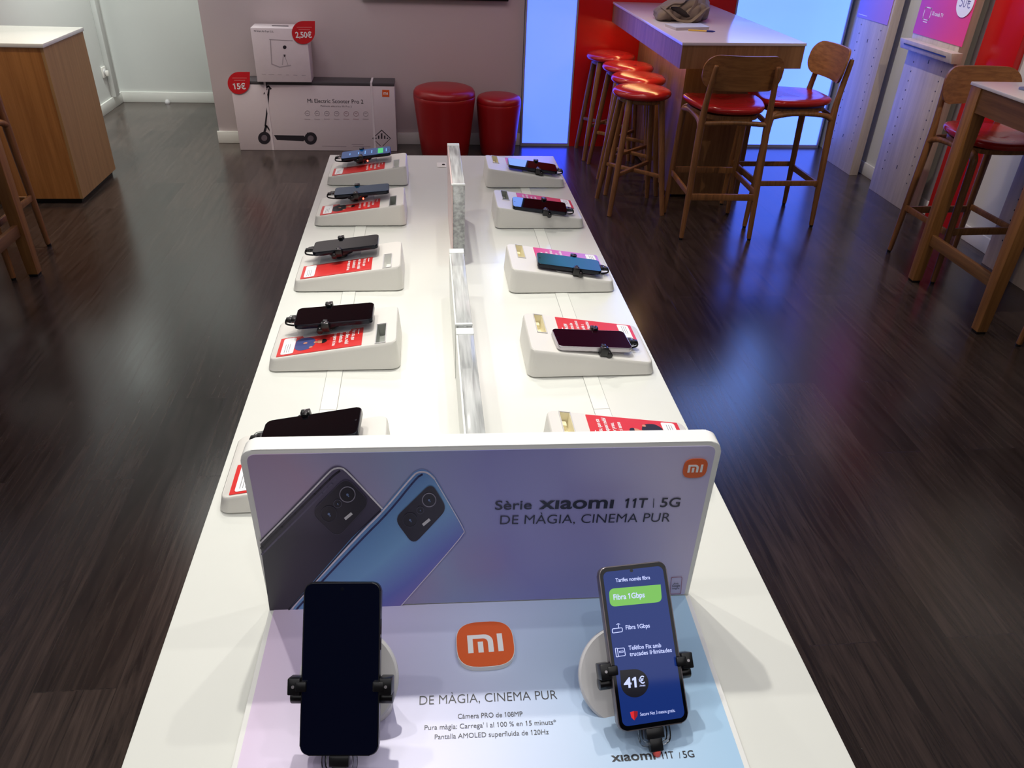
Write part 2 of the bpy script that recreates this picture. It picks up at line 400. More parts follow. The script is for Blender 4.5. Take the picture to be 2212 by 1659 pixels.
def write_px(FM, s, bl, br, cap_px, **k):
    a = Vector(to2(FM, *bl)); b = Vector(to2(FM, *br)); d = Vector(br) - Vector(bl); d.normalize(); nrm = Vector((d.y, -d.x)) * cap_px
    t = Vector(to2(FM, bl[0] + nrm.x, bl[1] + nrm.y)); ab = (b - a).normalized(); n = Vector((-ab.y, ab.x))
    return write(s, a.x, a.y, b.x, b.y, abs((t - a).dot(n)), **k)
def mi_mark(w, h):
    """the two-letter mark as flat polygons, centred"""
    def arc(cx, cy, r, a0, a1, n=5): return [(cx + r * math.cos(R_(a0 + (a1 - a0) * i / n)), cy + r * math.sin(R_(a0 + (a1 - a0) * i / n)) ) for i in range(n + 1)]
    asp = 2.0
    m = [(0, 0), (0, 1)] + [(x, y) for x, y in [(0.48, 1)]] + [(0.48 + 0.245 * math.sin(R_(a)), 0.58 + 0.42 * math.cos(R_(a))) for a in range(15, 91, 15)] + [(0.725, 0), (0.575, 0)] + \
        [(0.575, 0.55)] + [(0.44 + 0.135 * math.sin(R_(a)), 0.55 + 0.23 * math.cos(R_(a))) for a in range(75, -1, -15)] + [(0.15, 0.78), (0.15, 0)]
    polys = [m, [(0.287, 0), (0.287, 0.6), (0.437, 0.6), (0.437, 0)], [(0.85, 0), (0.85, 1), (1, 1), (1, 0)]]
    return [[((x - 0.5) * w, (y - 0.5) * h) for x, y in p] for p in polys]
def T(x, y, z=0): return Matrix.Translation((x, y, z))
def RZ(d): return Matrix.Rotation(R_(d), 4, 'Z')

# ================================================================== THE ROOM
struct('floor', box(-6, 6, -3.2, 7.6, -0.1, 0), floor_mat())
struct('ceiling', box(-2.8, 3.4, -3.2, 7.4, 2.8, 2.9), CEIL)
struct('wall_left', box(-2.72, -2.57, -3.2, 7.3, 0, 2.8), WALL)
struct('wall_recess', box(-2.57, -1.5, 7.17, 7.32, 0, 2.8), WALL)
struct('wall_back', box(-1.5, 0.70, 5.93, 7.32, 0, 2.8, 0.004), WALL_B)
struct('wall_red', box(1.075, 2.2, 5.90, 6.2, 0, 2.8), RED_PAINT)
struct('wall_right', box(3.10, 3.30, -3.2, 6.2, 0, 2.8), WALL)
struct('wall_front', box(-2.72, 3.3, -3.3, -3.2, 0, 2.8), mat('front_wall_paint', srgb(90, 22, 24), 0.6))
struct('baseboard_back', box(-1.512, 0.70, 5.916, 5.93, 0, 0.085, 0.003), TRIM)
struct('baseboard_recess', box(-2.557, -1.5, 7.156, 7.17, 0, 0.085, 0.003), TRIM)
struct('baseboard_left', box(-2.57, -2.556, 2.2, 7.17, 0, 0.085, 0.003), TRIM)
struct('baseboard_right', box(3.086, 3.10, 2.0, 5.88, 0, 0.085, 0.003), TRIM)
struct('trim_1', box(-2.57, -2.53, 6.95, 7.04, 0.085, 2.8, 0.004), WALL)            # shallow pilaster on the left wall
struct('trim_3', box(-2.3, 2.3, 3.3, 5.2, 2.762, 2.80), mat('red_ceiling_raft', srgb(150, 10, 24), 0.5))   # red raft on the ceiling
struct('trim_2', box(3.06, 3.0999, 4.05, 4.36, 0, 2.8, 0.004), RED_PAINT)            # red column on the right wall

def light_panel(lab, x0, x1, col, es):
    t = thing('light_panel', lab, 'light panel', ((x0 + x1) / 2, 5.9, 0)); h = (x1 - x0) / 2
    m = nt('panel_light_' + str(round(x0, 1))); mt, N, L, b = m
    b.inputs['Base Color'].default_value = (0.6, 0.7, 0.9, 1); b.inputs['Roughness'].default_value = 0.5
    tc = N.new('ShaderNodeTexCoord'); nz = N.new('ShaderNodeTexNoise'); nz.inputs['Scale'].default_value = 1.3
    L.new(tc.outputs['Object'], nz.inputs['Vector']); mx = N.new('ShaderNodeMix'); mx.data_type = 'RGBA'
    mx.inputs['A'].default_value = (*[c * 0.85 for c in col[:2]], col[2], 1); mx.inputs['B'].default_value = (*[c * 1.2 for c in col[:2]], col[2], 1)
    L.new(nz.outputs['Fac'], mx.inputs['Factor'])
    # the glow grows stronger and paler above head height
    sp = N.new('ShaderNodeSeparateXYZ'); L.new(tc.outputs['Object'], sp.inputs[0]); mr = N.new('ShaderNodeMapRange')
    mr.inputs['From Min'].default_value = 1.15; mr.inputs['From Max'].default_value = 2.3; mr.interpolation_type = 'SMOOTHSTEP'; L.new(sp.outputs[2], mr.inputs['Value'])
    m2 = N.new('ShaderNodeMix'); m2.data_type = 'RGBA'; m2.inputs['B'].default_value = (1.2, 2.1, 5.5, 1)
    L.new(mr.outputs[0], m2.inputs['Factor']); L.new(mx.outputs['Result'], m2.inputs['A']); L.new(m2.outputs['Result'], b.inputs['Emission Color']); b.inputs['Emission Strength'].default_value = es
    b.inputs['Base Color'].default_value = (0.3, 0.35, 0.5, 1)
    obj('diffuser', box(-h + 0.012, h - 0.012, 0.012, 0.05, 0.02, 2.79), mt, t)
    fr = new(); merge(fr, box(-h, -h + 0.012, 0, 0.06, 0, 2.8)); merge(fr, box(h - 0.012, h, 0, 0.06, 0, 2.8)); merge(fr, box(-h + 0.012, h - 0.012, 0, 0.06, 0, 0.02))
    obj('panel_frame', fr, mat('grey_panel_frame', srgb(150, 152, 165), 0.4), t)
    obj('back_plate', box(-h, h, 0.06, 0.10, 0, 2.8), GREY_PL, t)
light_panel('narrow floor-to-ceiling blue backlit panel between the pale wall and the red wall', 0.702, 1.073, (0.12, 0.28, 4.2), 1.0)
light_panel('wide pale blue backlit panel behind the bar chairs and counter', 2.202, 3.06, (0.20, 0.46, 3.2), 1.0)

# slatted display panels with peg holes on the right wall
def peg_panel(lab, x0, x1, y0, y1, holes, name='peg_board'):
    t = thing(name, lab, 'peg board', (x0, (y0 + y1) / 2, 0)); hy = (y1 - y0) / 2
    bm = box(0, 0.062, -hy, hy, 0.0, 2.6, 0.002)
    for z in [0.16 + 0.055 * i for i in range(26)]:
        for y in (-hy * 0.62, hy * 0.62): merge(bm, box(-0.0012, 0.002, y - 0.003, y + 0.003, z, z + 0.008), 1)
    for z in (0.21, 0.84): merge(bm, box(-0.0012, 0.002, -0.003, 0.003, z, z + 0.022), 1)
    obj('board', bm, [OAK_PALE, BLACK_INK], t)
    obj('wall_bracket', box(0.063, x1 - x0 - 0.0005, -hy * 0.5, hy * 0.5, 1.2, 1.26), BLACK_PL, t)
    return t
pa = peg_panel('pale oak peg board with a violet poster, beside the wide blue light panel', 2.98, 3.0999, 5.20, 5.64, 1)
pb = peg_panel('pale oak peg board with pink poster and wooden ledge', 2.98, 3.0999, 4.42, 4.91, 1)
pc = peg_panel('pale oak peg board behind the right-hand high table', 2.99, 3.0999, 3.20, 3.66, 1)
# ledge across the middle panel
t = thing('wall_ledge', 'wooden ledge with a dark slot under the pink poster', 'ledge', (2.98, 4.65, 0.86))
bm = hexa([(-0.055, -0.285, 0.03), (-0.0005, -0.285, 0.03), (-0.0005, 0.265, 0.03), (-0.055, 0.265, 0.03)],
          [(-0.07, -0.285, 0.085), (-0.0005, -0.285, 0.085), (-0.0005, 0.265, 0.085), (-0.07, 0.265, 0.085)], 0.002)
obj('shelf_board', bm, OAK_PALE, t)
obj('slot', hexa([(-0.0645, -0.23, 0.055), (-0.060, -0.23, 0.055), (-0.060, 0.22, 0.055), (-0.0645, 0.22, 0.055)], [(-0.0665, -0.23, 0.062), (-0.062, -0.23, 0.062), (-0.062, 0.22, 0.062), (-0.0665, 0.22, 0.062)]), BLACK_INK, t)
# posters
FPB = frame((2.978, 4.65, 0), (0, -1, 0), (0, 0, 1))
t = thing('poster', 'pink promotional poster with white icons on the peg board above the ledge', 'poster', FPB)
obj('sheet', prism([(-0.26, 0.975), (0.255, 0.975), (0.255, 1.62), (-0.26, 1.62)], 0, 0.0015), gradient('poster_pink_h', [(0, srgb(196, 70, 160)), (1, srgb(232, 70, 120))], 0, -0.26, 0.2, 0.4, 0.2), t)
ic = []
ic += stroke(roundpoly([(-0.20, 1.06), (-0.13, 1.06), (-0.13, 1.125), (-0.20, 1.125)], 0.2), 0.005, True) + stroke([(-0.185, 1.048), (-0.145, 1.048)], 0.005)
ic += stroke(roundpoly([(-0.20, 1.175), (-0.14, 1.175), (-0.14, 1.205), (-0.20, 1.205)], 0.3), 0.005, True) + stroke([(-0.155, 1.205), (-0.155, 1.25)], 0.005)
bm = plate(ic, 0.0015, 0.002)
merge(bm, write('30 canals TV', -0.115, 1.092, 0.0, 1.092, 0.02, bold=0.02, z=0.002)); merge(bm, write('Fibra 600Mbps', -0.115, 1.195, 0.02, 1.195, 0.02, bold=0.02, z=0.002))
obj('white_print', bm, CARD_WHITE, t)
t = thing('price_disc', 'round white disc with handwritten 50€ on the pink poster', 'sign', FPB)
obj('disc', prism(circ(0.075, 32, 0.17, 1.19), 0.0025, 0.006), CARD_WHITE, t)
obj('handwriting', write('50€', 0.125, 1.165, 0.225, 1.165, 0.055, bold=-0.01, z=0.0062), mat('pen_grey', srgb(110, 110, 150), 0.5), t)
obj('magnet', prism(roundpoly([(0.195, 1.235), (0.24, 1.235), (0.24, 1.28), (0.195, 1.28)], 0.2), 0.006, 0.012), GREY_PL, t)
FPA = frame((2.978, 5.42, 0), (0, -1, 0), (0, 0, 1))
t = thing('poster', 'violet poster on the peg board nearest the wide blue light panel', 'poster', FPA)
obj('sheet', prism([(-0.22, 0.975), (0.20, 0.975), (0.20, 1.62), (-0.22, 1.62)], 0, 0.0015), gradient('poster_violet_h', [(0, srgb(150, 134, 206)), (1, srgb(178, 124, 186))], 0, -0.22, 0.2, 0.4, 0.2), t)
obj('white_print', plate(stroke([(-0.20, 0.993), (-0.08, 0.993)], 0.004), 0.0015, 0.002), CARD_WHITE, t)

# screen on the back wall: only its bottom edge is in view
t = thing('wall_screen', 'black bottom edge of a wall-mounted screen above the red poufs', 'screen', (0.08, 5.93, 0.985))
obj('housing', box(-0.50, 0.50, -0.05, -0.0005, 0, 0.60, 0.004), BLACK_PL, t)
obj('screen', box(-0.485, 0.485, -0.052, -0.0495, 0.015, 0.585), BLACK_SCREEN, t)
# wall socket
t = thing('wall_socket', 'small white power socket low on the left wall', 'socket', (-2.57, 6.90, 0.29))
obj('plate', box(0.0, 0.012, -0.04, 0.04, -0.04, 0.04, 0.003), WHITE_PL, t)
obj('socket_ring', prism(circ(0.024, 24), 0, 0.006, M=Matrix.Translation((0.011, 0, 0)) @ Matrix.Rotation(PI / 2, 4, 'Y')), GREY_PL, t)
obj('plug', box(0.017, 0.04, -0.014, 0.014, -0.03, 0.01, 0.004), WHITE_PL, t)
t = thing('door_stop', 'tiny grey stopper on the floor at the recess baseboard', 'door stop', (-2.19, 7.13, 0))
obj('foot', lathe([(0.02, 0), (0.022, 0.008), (0.018, 0.02), (0.012, 0.03)], 16), GREY_PL, t)

# ================================================================== DISPLAY TABLE
TZ = 0.87
t = thing('display_table', 'long white display table carrying the two rows of demo phones', 'table', (0.053, 1.52, 0))
obj('tabletop', box(-0.372, 0.372, -1.14, 1.09, 0.825, TZ, 0.003), WHITE_TOP, t)
for y in (-0.95, 0.9): obj('leg_panel', box(-0.33, 0.33, y - 0.03, y + 0.03, 0, 0.825, 0.003), WHITE_TOP, t)
obj('modesty_panel', box(-0.02, 0.02, -0.92, 0.87, 0.3, 0.825), WHITE_TOP, t)
GROOVE = mat('groove_shadow_gap', srgb(150, 150, 146), 0.6)
for xc, cuts in ((-0.230, (-1.0, -0.41, -0.09, 0.30, 0.62, 1.05)), (0.236, (-1.0, -0.43, -0.12, 0.27, 0.60, 1.05))):
    o_ = obj('cable_gap', box(xc - 0.0145, xc + 0.0145, -1.0, 1.05, TZ + 0.0001, TZ + 0.0004), GROOVE, t)
    for a, b in zip(cuts, cuts[1:]): obj('cable_cover', box(xc - 0.0137, xc + 0.0137, a + 0.0006, b - 0.0006, TZ + 0.0002, TZ + 0.0008), WHITE_TOP, t)

# ---------------------------------------------------------------- phones
def phone(lab, M, w_, l_, t_, body, screen, extra=None, hole=True, group=None, buttons=True):
    """lies in its own xy plane, screen up, top end at +y, origin at the middle of the front glass"""
    p = thing('smartphone', lab, 'phone', M, group)
    r = w_ * 0.115
    b = obj('body', prism(rrect(w_, l_, r, 6), -t_, 0, 0.0018, 3), body, p)
    s = obj('screen', prism(rrect(w_ - 0.0022, l_ - 0.0022, r * 0.93, 6), 0, 0.0003), screen, p)
    if hole: obj('camera_hole', prism(circ(w_ * 0.024, 16, 0, l_ / 2 - w_ * 0.085), 0.0003, 0.0005), mat('camera_hole_black', (0.004, 0.005, 0.01, 1), 0.1), p)
    if buttons: obj('side_button', box(w_ / 2 - 0.0005, w_ / 2 + 0.0006, l_ * 0.10, l_ * 0.17, -t_ * 0.65, -t_ * 0.35, 0.0002), body, p); obj('side_button', box(w_ / 2 - 0.0005, w_ / 2 + 0.0006, l_ * 0.19, l_ * 0.28, -t_ * 0.65, -t_ * 0.35, 0.0002), body, p)
    return p
def holder_parts(par, PMx, w_, l_, t_, yc, stem_to, disc_r, led=False, cap=True, red_tip=False, cable=True, k=0.68):
    ck = 1.08 if k > 0.8 else 0.95; kw = 1.3 if k > 0.8 else 1.0
    """security clamps, arm, stem and charging plug, built around a phone frame PMx (world)"""
    for s in (-1, 1):
        bm = box(*sorted((s * (w_ / 2 + 0.0118 * ck), s * (w_ / 2 + 0.0003))), yc - 0.0075 * ck, yc + 0.0075 * ck, -t_ - 0.004, 0.0042, 0.0014)
        c = obj('clamp', bm, BLACK_PL, par, world=True, M=PMx)
        x0, x1 = sorted((s * (w_ / 2 - 0.0060), s * (w_ / 2 + 0.005)))
        obj('clamp_lip', box(x0, x1, yc - 0.0045 * ck, yc + 0.0045 * ck, 0.0006, 0.0052, 0.0014), BLACK_PL, c, world=True, M=PMx)
        obj('hinge', prism(circ(0.0062 * ck, 18), -0.0058 * ck, 0.0058 * ck, 0.001, M=PMx @ T(s * (w_ / 2 + 0.0060), yc - 0.0115 * ck, -t_ - 0.002) @ Matrix.Rotation(PI / 2, 4, 'Y')), BLACK_PL, c, world=True)
        obj('screw', prism(circ(0.0015, 12, s * (w_ / 2 + 0.0070), yc), 0.0040, 0.0049, M=PMx), PHONE_SILVER, c, world=True)
    bm = box(-w_ / 2 - 0.004, w_ / 2 + 0.004, yc - 0.006, yc + 0.006, -t_ - 0.0065, -t_ - 0.0025, 0.001); merge(bm, prism(circ(0.021, 28, 0, yc, 0.028), -t_ - 0.012, -t_ - 0.0008, 0.002))
    obj('cradle', bm, BLACK_PL, par, world=True, M=PMx)
    a = PMx @ Vector((0, yc, -t_ - 0.010)); b = Vector(stem_to)
    obj('stem', tube([a, b], [0.012, 0.016], 20), BLACK_PL, par, world=True)
    if led: obj('status_light', prism(circ(0.0022, 12), 0, 0.002, M=PMx @ T(w_ / 2 - 0.010, yc + 0.017, -t_ - 0.006) @ Matrix.Rotation(PI / 2, 4, 'Y') @ T(0, 0, 0.011)), LED, par, world=True)
    y0 = -l_ / 2
    bm = box(-0.0075 * kw, 0.0075 * kw, y0 - 0.013 * k, y0 - 0.0003, -t_ * 0.9, -0.0004, 0.0012); merge(bm, box(-0.0055 * kw, 0.0055 * kw, y0 - 0.028 * k, y0 - 0.012 * k, -t_ * 0.95, -0.0012, 0.0016))
    pl = obj('charging_plug', bm, BLACK_PL, par, world=True, M=PMx)
    if cap: obj('clear_cap', tube([(a_ * kw, y0 - b_ * k, -0.004) for a_, b_ in ((-0.0115, 0.001), (-0.0115, 0.012), (-0.008, 0.0185), (0.008, 0.0185), (0.0115, 0.012), (0.0115, 0.001))], 0.0021 * kw, 8, 3), CLEARCAP, pl, world=True, M=PMx)
    if cable and k > 0.8:
        e0 = PMx @ Vector((0, y0 - 0.0225, -t_ * 0.5)); e1 = PMx @ Vector((0, y0 - 0.0265, -t_ * 0.8)); e2 = PMx @ Vector((0, y0 - 0.022, -t_ - 0.012)); e3 = PMx @ Vector((0, y0 + 0.01, -t_ - 0.020))
        obj('cable', tube([e0, e1, e2, e3], 0.0042, 10, 5), mat('coral_cable', srgb(225, 90, 80), 0.4) if red_tip else BLACK_PL, par, world=True)
    elif cable:
        e0 = PMx @ Vector((0, y0 - 0.0275 * k, -t_ * 0.5)); e1 = PMx @ Vector((0, y0 - 0.027 * k, -t_ - 0.006)); e2 = PMx @ Vector((0, y0 + 0.018, -t_ - 0.012)); e3 = PMx @ Vector((0, yc - 0.02, -t_ - 0.008))
        obj('cable', tube([e0, e1, e2, e3], [0.0018] * 4, 10, 5), mat('coral_cable', srgb(225, 90, 80), 0.4) if red_tip else BLACK_PL, par, world=True)

# ---------------------------------------------------------------- wedge-shaped demo plinths
PW, PD, ZL, ZH = 0.238, 0.157, 0.024, 0.058
def ptop(x): return ZL + (ZH - ZL) * x / PW
SL = math.atan2(ZH - ZL, PW)
LINES = {'loan': ['Per a tu, que', 'ets client, mòbil', 'de substitució', 'en reparar el teu'], 'price': ['Per a tu, que ets', 'client, aquest mòbil', 'al millor preu,', 'terminis i sense', 'res més'],
         'sim': ['Amb MultiSIM', 'comparteix les', 'dades i els minuts', 'de la tarifa a', 'tots els dispositius']}
def plinth(lab, M, card, windowcol, figure=None, group='wedge plinths for demo phones'):
    t = thing('demo_plinth', lab, 'phone stand', M, group)
    # body
    base = rrect(PW, PD, 0.016, 6, PW / 2, PD / 2); ins = rrect(PW - 0.008, PD - 0.008, 0.014, 6, PW / 2, PD / 2); in2 = rrect(PW - 0.013, PD - 0.013, 0.0125, 6, PW / 2, PD / 2)
    foot = rrect(PW - 0.008, PD - 0.008, 0.014, 6, PW / 2, PD / 2)
    rings = [[(x, y, 0.0008) for x, y in foot], [(x, y, 0.003) for x, y in base], [(x, y, ptop(x) - 0.006) for x, y in ins], [(x, y, ptop(x) - 0.0018) for x, y in rrect(PW - 0.0095, PD - 0.0095, 0.0135, 6, PW / 2, PD / 2)], [(x, y, ptop(x)) for x, y in in2]]
    bo = obj('body', loft(rings), WHITE_PL, t, angle=40)
    # slope frame: local to plinth
    SF = Matrix.Translation((0, 0, ZL)) @ Matrix.Rotation(-SL, 4, 'Y')
    cut = obj('cutter', prism([(0.197, 0.008), (0.2155, 0.008), (0.2155, 0.081), (0.197, 0.081)], -0.024, 0.01), WHITE_PL, t, M=SF)
    md = bo.modifiers.new('cut', 'BOOLEAN'); md.object = cut; md.operation = 'DIFFERENCE'; md.solver = 'EXACT'
    me = bpy.data.meshes.new_from_object(bo.evaluated_get(bpy.context.evaluated_depsgraph_get())); bo.modifiers.clear(); bo.data = me
    for p in me.polygons: p.use_smooth = True
    me.set_sharp_from_angle(angle=R_(40)); bpy.data.objects.remove(cut)
    # recessed top window at the thick end
    wb = new(); fr = [(0.197, 0.008), (0.2155, 0.008), (0.2155, 0.081), (0.197, 0.081)]
    g = 0.0003; gx0, gx1, gy0, gy1 = 0.197 + g, 0.2155 - g, 0.008 + g, 0.081 - g; w_ = 0.0008
    merge(wb, box(gx0, gx1, gy0, gy1, -0.0235, -0.0225))
    for q in ((gx0, gx0 + w_, gy0, gy1), (gx1 - w_, gx1, gy0, gy1), (gx0, gx1, gy0, gy0 + w_), (gx0, gx1, gy1 - w_, gy1)): merge(wb, box(*q, -0.0225, 0.0002))
    merge(wb, box(gx0 + 0.004, gx1 - 0.004, gy0 + 0.004, gy0 + 0.016, -0.0225, -0.014))
    obj('label_window', wb, mat('window_' + windowcol, {'grey': srgb(165, 168, 162), 'cream': srgb(244, 236, 204), 'pale': srgb(236, 236, 232)}[windowcol], 0.45), t, M=SF)
    rim = plate(stroke(fr, 0.0014, True), 0.0006, 0.0016); obj('window_rim', rim, GREY_PL, t, M=SF)
    # information card
    cm = {'red': RED_CARD, 'pink': gradient('card_pink_violet_h', [(0, srgb(190, 140, 225)), (0.45, srgb(205, 120, 200)), (1, srgb(216, 70, 120))], 0, 0.03, 0.17, 0.35, 0.1)}[card[1]]
    cx0, cx1, cy0, cy1 = 0.017, 0.172, 0.010, 0.077
    c = obj('info_card', prism(roundpoly([(cx0, cy0), (cx1, cy0), (cx1, cy1), (cx0, cy1)], 0.02), 0.0003, 0.0011), cm, t, M=SF)
    kind = card[0]
    bm = new(); n = len(LINES[kind]); 
    TF = SF @ T(0, 0, 0.0014)
    if kind:
        for i, ln in enumerate(LINES[kind]):
            x = 0.152 - i * 0.0115; L_ = min(0.0030 * len(ln), 0.056)
            merge(bm, _rot_text(ln, x, cy1 - 0.005, L_))
        merge(bm, plate([[(0.163, cy1 - 0.024), (0.1645, cy1 - 0.024), (0.1645, cy1 - 0.005), (0.163, cy1 - 0.005)]], 0, 0.0002))
    obj('card_lettering', bm, CARD_WHITE, c, M=TF)
    lb = obj('white_label', prism(roundpoly([(0.024, 0.014), (0.047, 0.014), (0.047, 0.073), (0.024, 0.073)], [0.2] * 4), 0.0014, 0.0018), CARD_WHITE, c, M=SF)
    obj('small_print', plate([[(x, 0.02), (x + 0.0009, 0.02), (x + 0.0009, 0.05), (x, 0.05)] for x in (0.030, 0.034, 0.038)], 0.0018, 0.002), CARD_GREY, lb, M=SF)
    if figure:
        jk = mat('print_jacket_' + figure, {'blue': srgb(62, 72, 130), 'black': srgb(28, 24, 34)}[figure], 0.5); sk = mat('print_skin', srgb(206, 140, 112), 0.5)
        obj('printed_jacket', plate([roundpoly([(0.0475, 0.030), (0.058, 0.020), (0.074, 0.022), (0.083, 0.033), (0.085, 0.044), (0.083, 0.056), (0.074, 0.066), (0.058, 0.068), (0.0475, 0.060)], 0.35, 4)], 0.0012, 0.0014), jk, c, M=SF)
        bm = plate([circ(0.0088, 20, 0.0955, 0.0445, 0.0066), [(0.082, 0.0415), (0.089, 0.0415), (0.089, 0.0475), (0.082, 0.0475)], circ(0.0035, 12, 0.078, 0.028, 0.0028), circ(0.004, 12, 0.066, 0.046, 0.003)], 0.0014, 0.0016)
        obj('printed_skin', bm, sk, c, M=SF)
        obj('printed_hair', plate([[(0.0985 + 0.0075 * math.cos(R_(a)), 0.0445 + 0.0078 * math.sin(R_(a))) for a in range(-100, 101, 20)]], 0.0016, 0.0017), BLACK_INK, c, M=SF)
    return t
def _rot_text(s, x, y, L_):
    bm = write(s, 0, 0, L_, 0, 0.0068, bold=0.02, z=0)
    bm.transform(Matrix.Translation((x, y, 0)) @ Matrix.Rotation(-PI / 2, 4, 'Z')); return bm

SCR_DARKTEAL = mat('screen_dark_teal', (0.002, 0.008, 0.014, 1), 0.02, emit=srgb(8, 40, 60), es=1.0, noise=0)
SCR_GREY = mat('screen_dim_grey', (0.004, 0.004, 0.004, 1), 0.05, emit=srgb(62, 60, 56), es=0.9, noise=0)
SCR_MAROON = mat('screen_maroon_reflection', (0.003, 0.001, 0.002, 1), 0.02, emit=srgb(28, 4, 12), es=1.0, noise=0)  # reflection of red surroundings painted as a faint maroon glow
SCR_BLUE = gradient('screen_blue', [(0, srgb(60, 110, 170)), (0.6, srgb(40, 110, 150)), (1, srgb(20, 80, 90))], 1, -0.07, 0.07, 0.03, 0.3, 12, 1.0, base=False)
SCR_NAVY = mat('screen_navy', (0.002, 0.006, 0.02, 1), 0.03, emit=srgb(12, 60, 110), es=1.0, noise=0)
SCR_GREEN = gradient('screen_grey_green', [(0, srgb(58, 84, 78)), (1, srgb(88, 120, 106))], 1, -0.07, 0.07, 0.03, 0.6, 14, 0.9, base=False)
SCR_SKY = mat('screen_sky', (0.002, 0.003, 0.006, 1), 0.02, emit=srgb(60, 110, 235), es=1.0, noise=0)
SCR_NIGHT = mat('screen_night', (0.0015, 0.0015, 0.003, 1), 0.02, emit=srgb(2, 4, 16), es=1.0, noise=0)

rows = [  # side, front y, label of plinth, card, window, figure, phone(x,y,z,yaw,pitch,roll), phone screen, phone label, led
 ('L', 0.855, 'nearest plinth of the left row, half hidden behind the large phone billboard', ('price', 'red'), 'pale', None, (-0.183, 0.970, 0.935, -2.3, 10.2, 0.9), BLACK_SCREEN, 'dark glossy phone directly behind the left end of the billboard', False),
 ('L', 1.235, 'second left-row plinth from the billboard, red card with a blue-jacketed figure', ('loan', 'red'), 'grey', 'blue', (-0.186, 1.372, 0.918, -0.4, 4.6, 1.6), BLACK_SCREEN, 'black phone clamped over the red card with the blue-jacketed figure', False),
 ('L', 1.568, 'middle plinth of the left row, plain red card without a figure', ('loan', 'red'), 'pale', None, (-0.192, 1.721, 0.921, 0.5, 6.9, -1.0), BLACK_SCREEN, 'phone with a dull grey screen in the middle of the left row', False),
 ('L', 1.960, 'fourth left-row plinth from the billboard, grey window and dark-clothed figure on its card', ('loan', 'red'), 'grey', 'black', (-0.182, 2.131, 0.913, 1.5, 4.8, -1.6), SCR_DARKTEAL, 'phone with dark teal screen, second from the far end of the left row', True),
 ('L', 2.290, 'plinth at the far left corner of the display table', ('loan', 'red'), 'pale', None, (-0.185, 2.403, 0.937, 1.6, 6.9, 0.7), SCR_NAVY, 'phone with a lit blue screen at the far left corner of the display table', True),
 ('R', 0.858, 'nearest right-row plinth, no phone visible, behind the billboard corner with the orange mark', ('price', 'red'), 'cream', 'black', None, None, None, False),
 ('R', 1.195, 'second plinth of the right row from the billboard, red card and cream window', ('sim', 'red'), 'cream', None, (0.311, 1.307, 0.889, 3.8, -5.3, 1.0), SCR_MAROON, 'silver-edged phone with a painted maroon reflection on the second plinth of the right row', False),
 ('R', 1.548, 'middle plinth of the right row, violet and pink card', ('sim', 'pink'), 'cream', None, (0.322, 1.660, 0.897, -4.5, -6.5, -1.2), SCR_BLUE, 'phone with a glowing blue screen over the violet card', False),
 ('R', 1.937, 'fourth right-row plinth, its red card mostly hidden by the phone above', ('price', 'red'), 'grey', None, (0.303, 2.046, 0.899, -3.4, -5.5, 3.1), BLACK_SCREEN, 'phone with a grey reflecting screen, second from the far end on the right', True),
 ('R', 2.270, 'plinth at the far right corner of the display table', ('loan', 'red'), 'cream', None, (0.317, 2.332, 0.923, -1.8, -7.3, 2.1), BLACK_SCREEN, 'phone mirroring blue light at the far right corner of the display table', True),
]
pcount = 0
for side, yf, lab, card, win, fig, ph, scr, plab, led in rows:
    if side == 'L': M = T(-0.297, yf, TZ)
    else: M = T(0.411, yf + PD, TZ) @ RZ(180)
    if side == 'L' and yf < 0.9: M = T(-0.303, yf, TZ) @ RZ(0.5)
    pl = plinth(lab, M, card, win, fig)
    if ph is None: continue
    x, y, z, yaw, pit, rol = ph
    zt = 0.940 if side == 'L' else 0.925
    k = (CAM.z - zt) / (CAM.z - z); x, y, z = x * k, y * k, zt; L_, W_, t_ = 0.149 * k, 0.069 * k, 0.0088
    Mx = T(x, y, z) @ RZ(yaw) @ Matrix.Rotation(R_(-pit), 4, 'Y') @ Matrix.Rotation(R_(rol), 4, 'X') @ RZ(-90 if side == 'L' else 90)
    phone(plab, Mx, W_, L_, t_, PHONE_SILVER if (side, yf) == ('R', 1.195) else PHONE_BODY, scr)
    yc = -0.014
    top = M @ Vector((0.112 if side == 'L' else 0.112, 0.1, 0)); c0 = Mx @ Vector((0, yc, -t_)); lx = (M.inverted() @ c0).x
    foot = Vector((c0.x, c0.y, TZ + ptop(lx) + 0.0005))
    holder_parts(pl, Mx, W_, L_, t_, yc, foot, 0.02, led=led)
    ly = (M.inverted() @ c0).y
    obj('mount_pad', prism(rrect(0.090, 0.052, 0.005, 3), 0.0003, 0.0022, M=T(0, 0, ZL) @ Matrix.Rotation(-SL, 4, 'Y') @ T(lx, ly)), GREY_PL, pl)
    if (side, yf) == ('L', 2.290):
        p_ = bpy.data.objects['smartphone.%03d' % pcount] if pcount else bpy.data.objects['smartphone']
        gm = mat('screen_green_tile', (0.01, 0.1, 0.02, 1), 0.2, emit=srgb(60, 200, 110), es=0.9, noise=0)
        obj('screen_tile', prism([(-0.024, 0.036), (0.024, 0.036), (0.024, 0.052), (-0.024, 0.052)], 0.0003, 0.0005), gm, p_)
        bmx = new()
        for yy, L2 in ((0.060, 0.03), (0.016, 0.028), (-0.004, 0.034), (-0.024, 0.02), (-0.050, 0.018)): merge(bmx, plate([[(-L2 / 2, yy), (L2 / 2, yy), (L2 / 2, yy + 0.003), (-L2 / 2, yy + 0.003)]], 0.0003, 0.0005))
        obj('screen_text', bmx, mat('screen_pale_text', (0.1, 0.2, 0.3, 1), 0.2, emit=srgb(90, 150, 220), es=0.9, noise=0), p_)
    pcount += 1

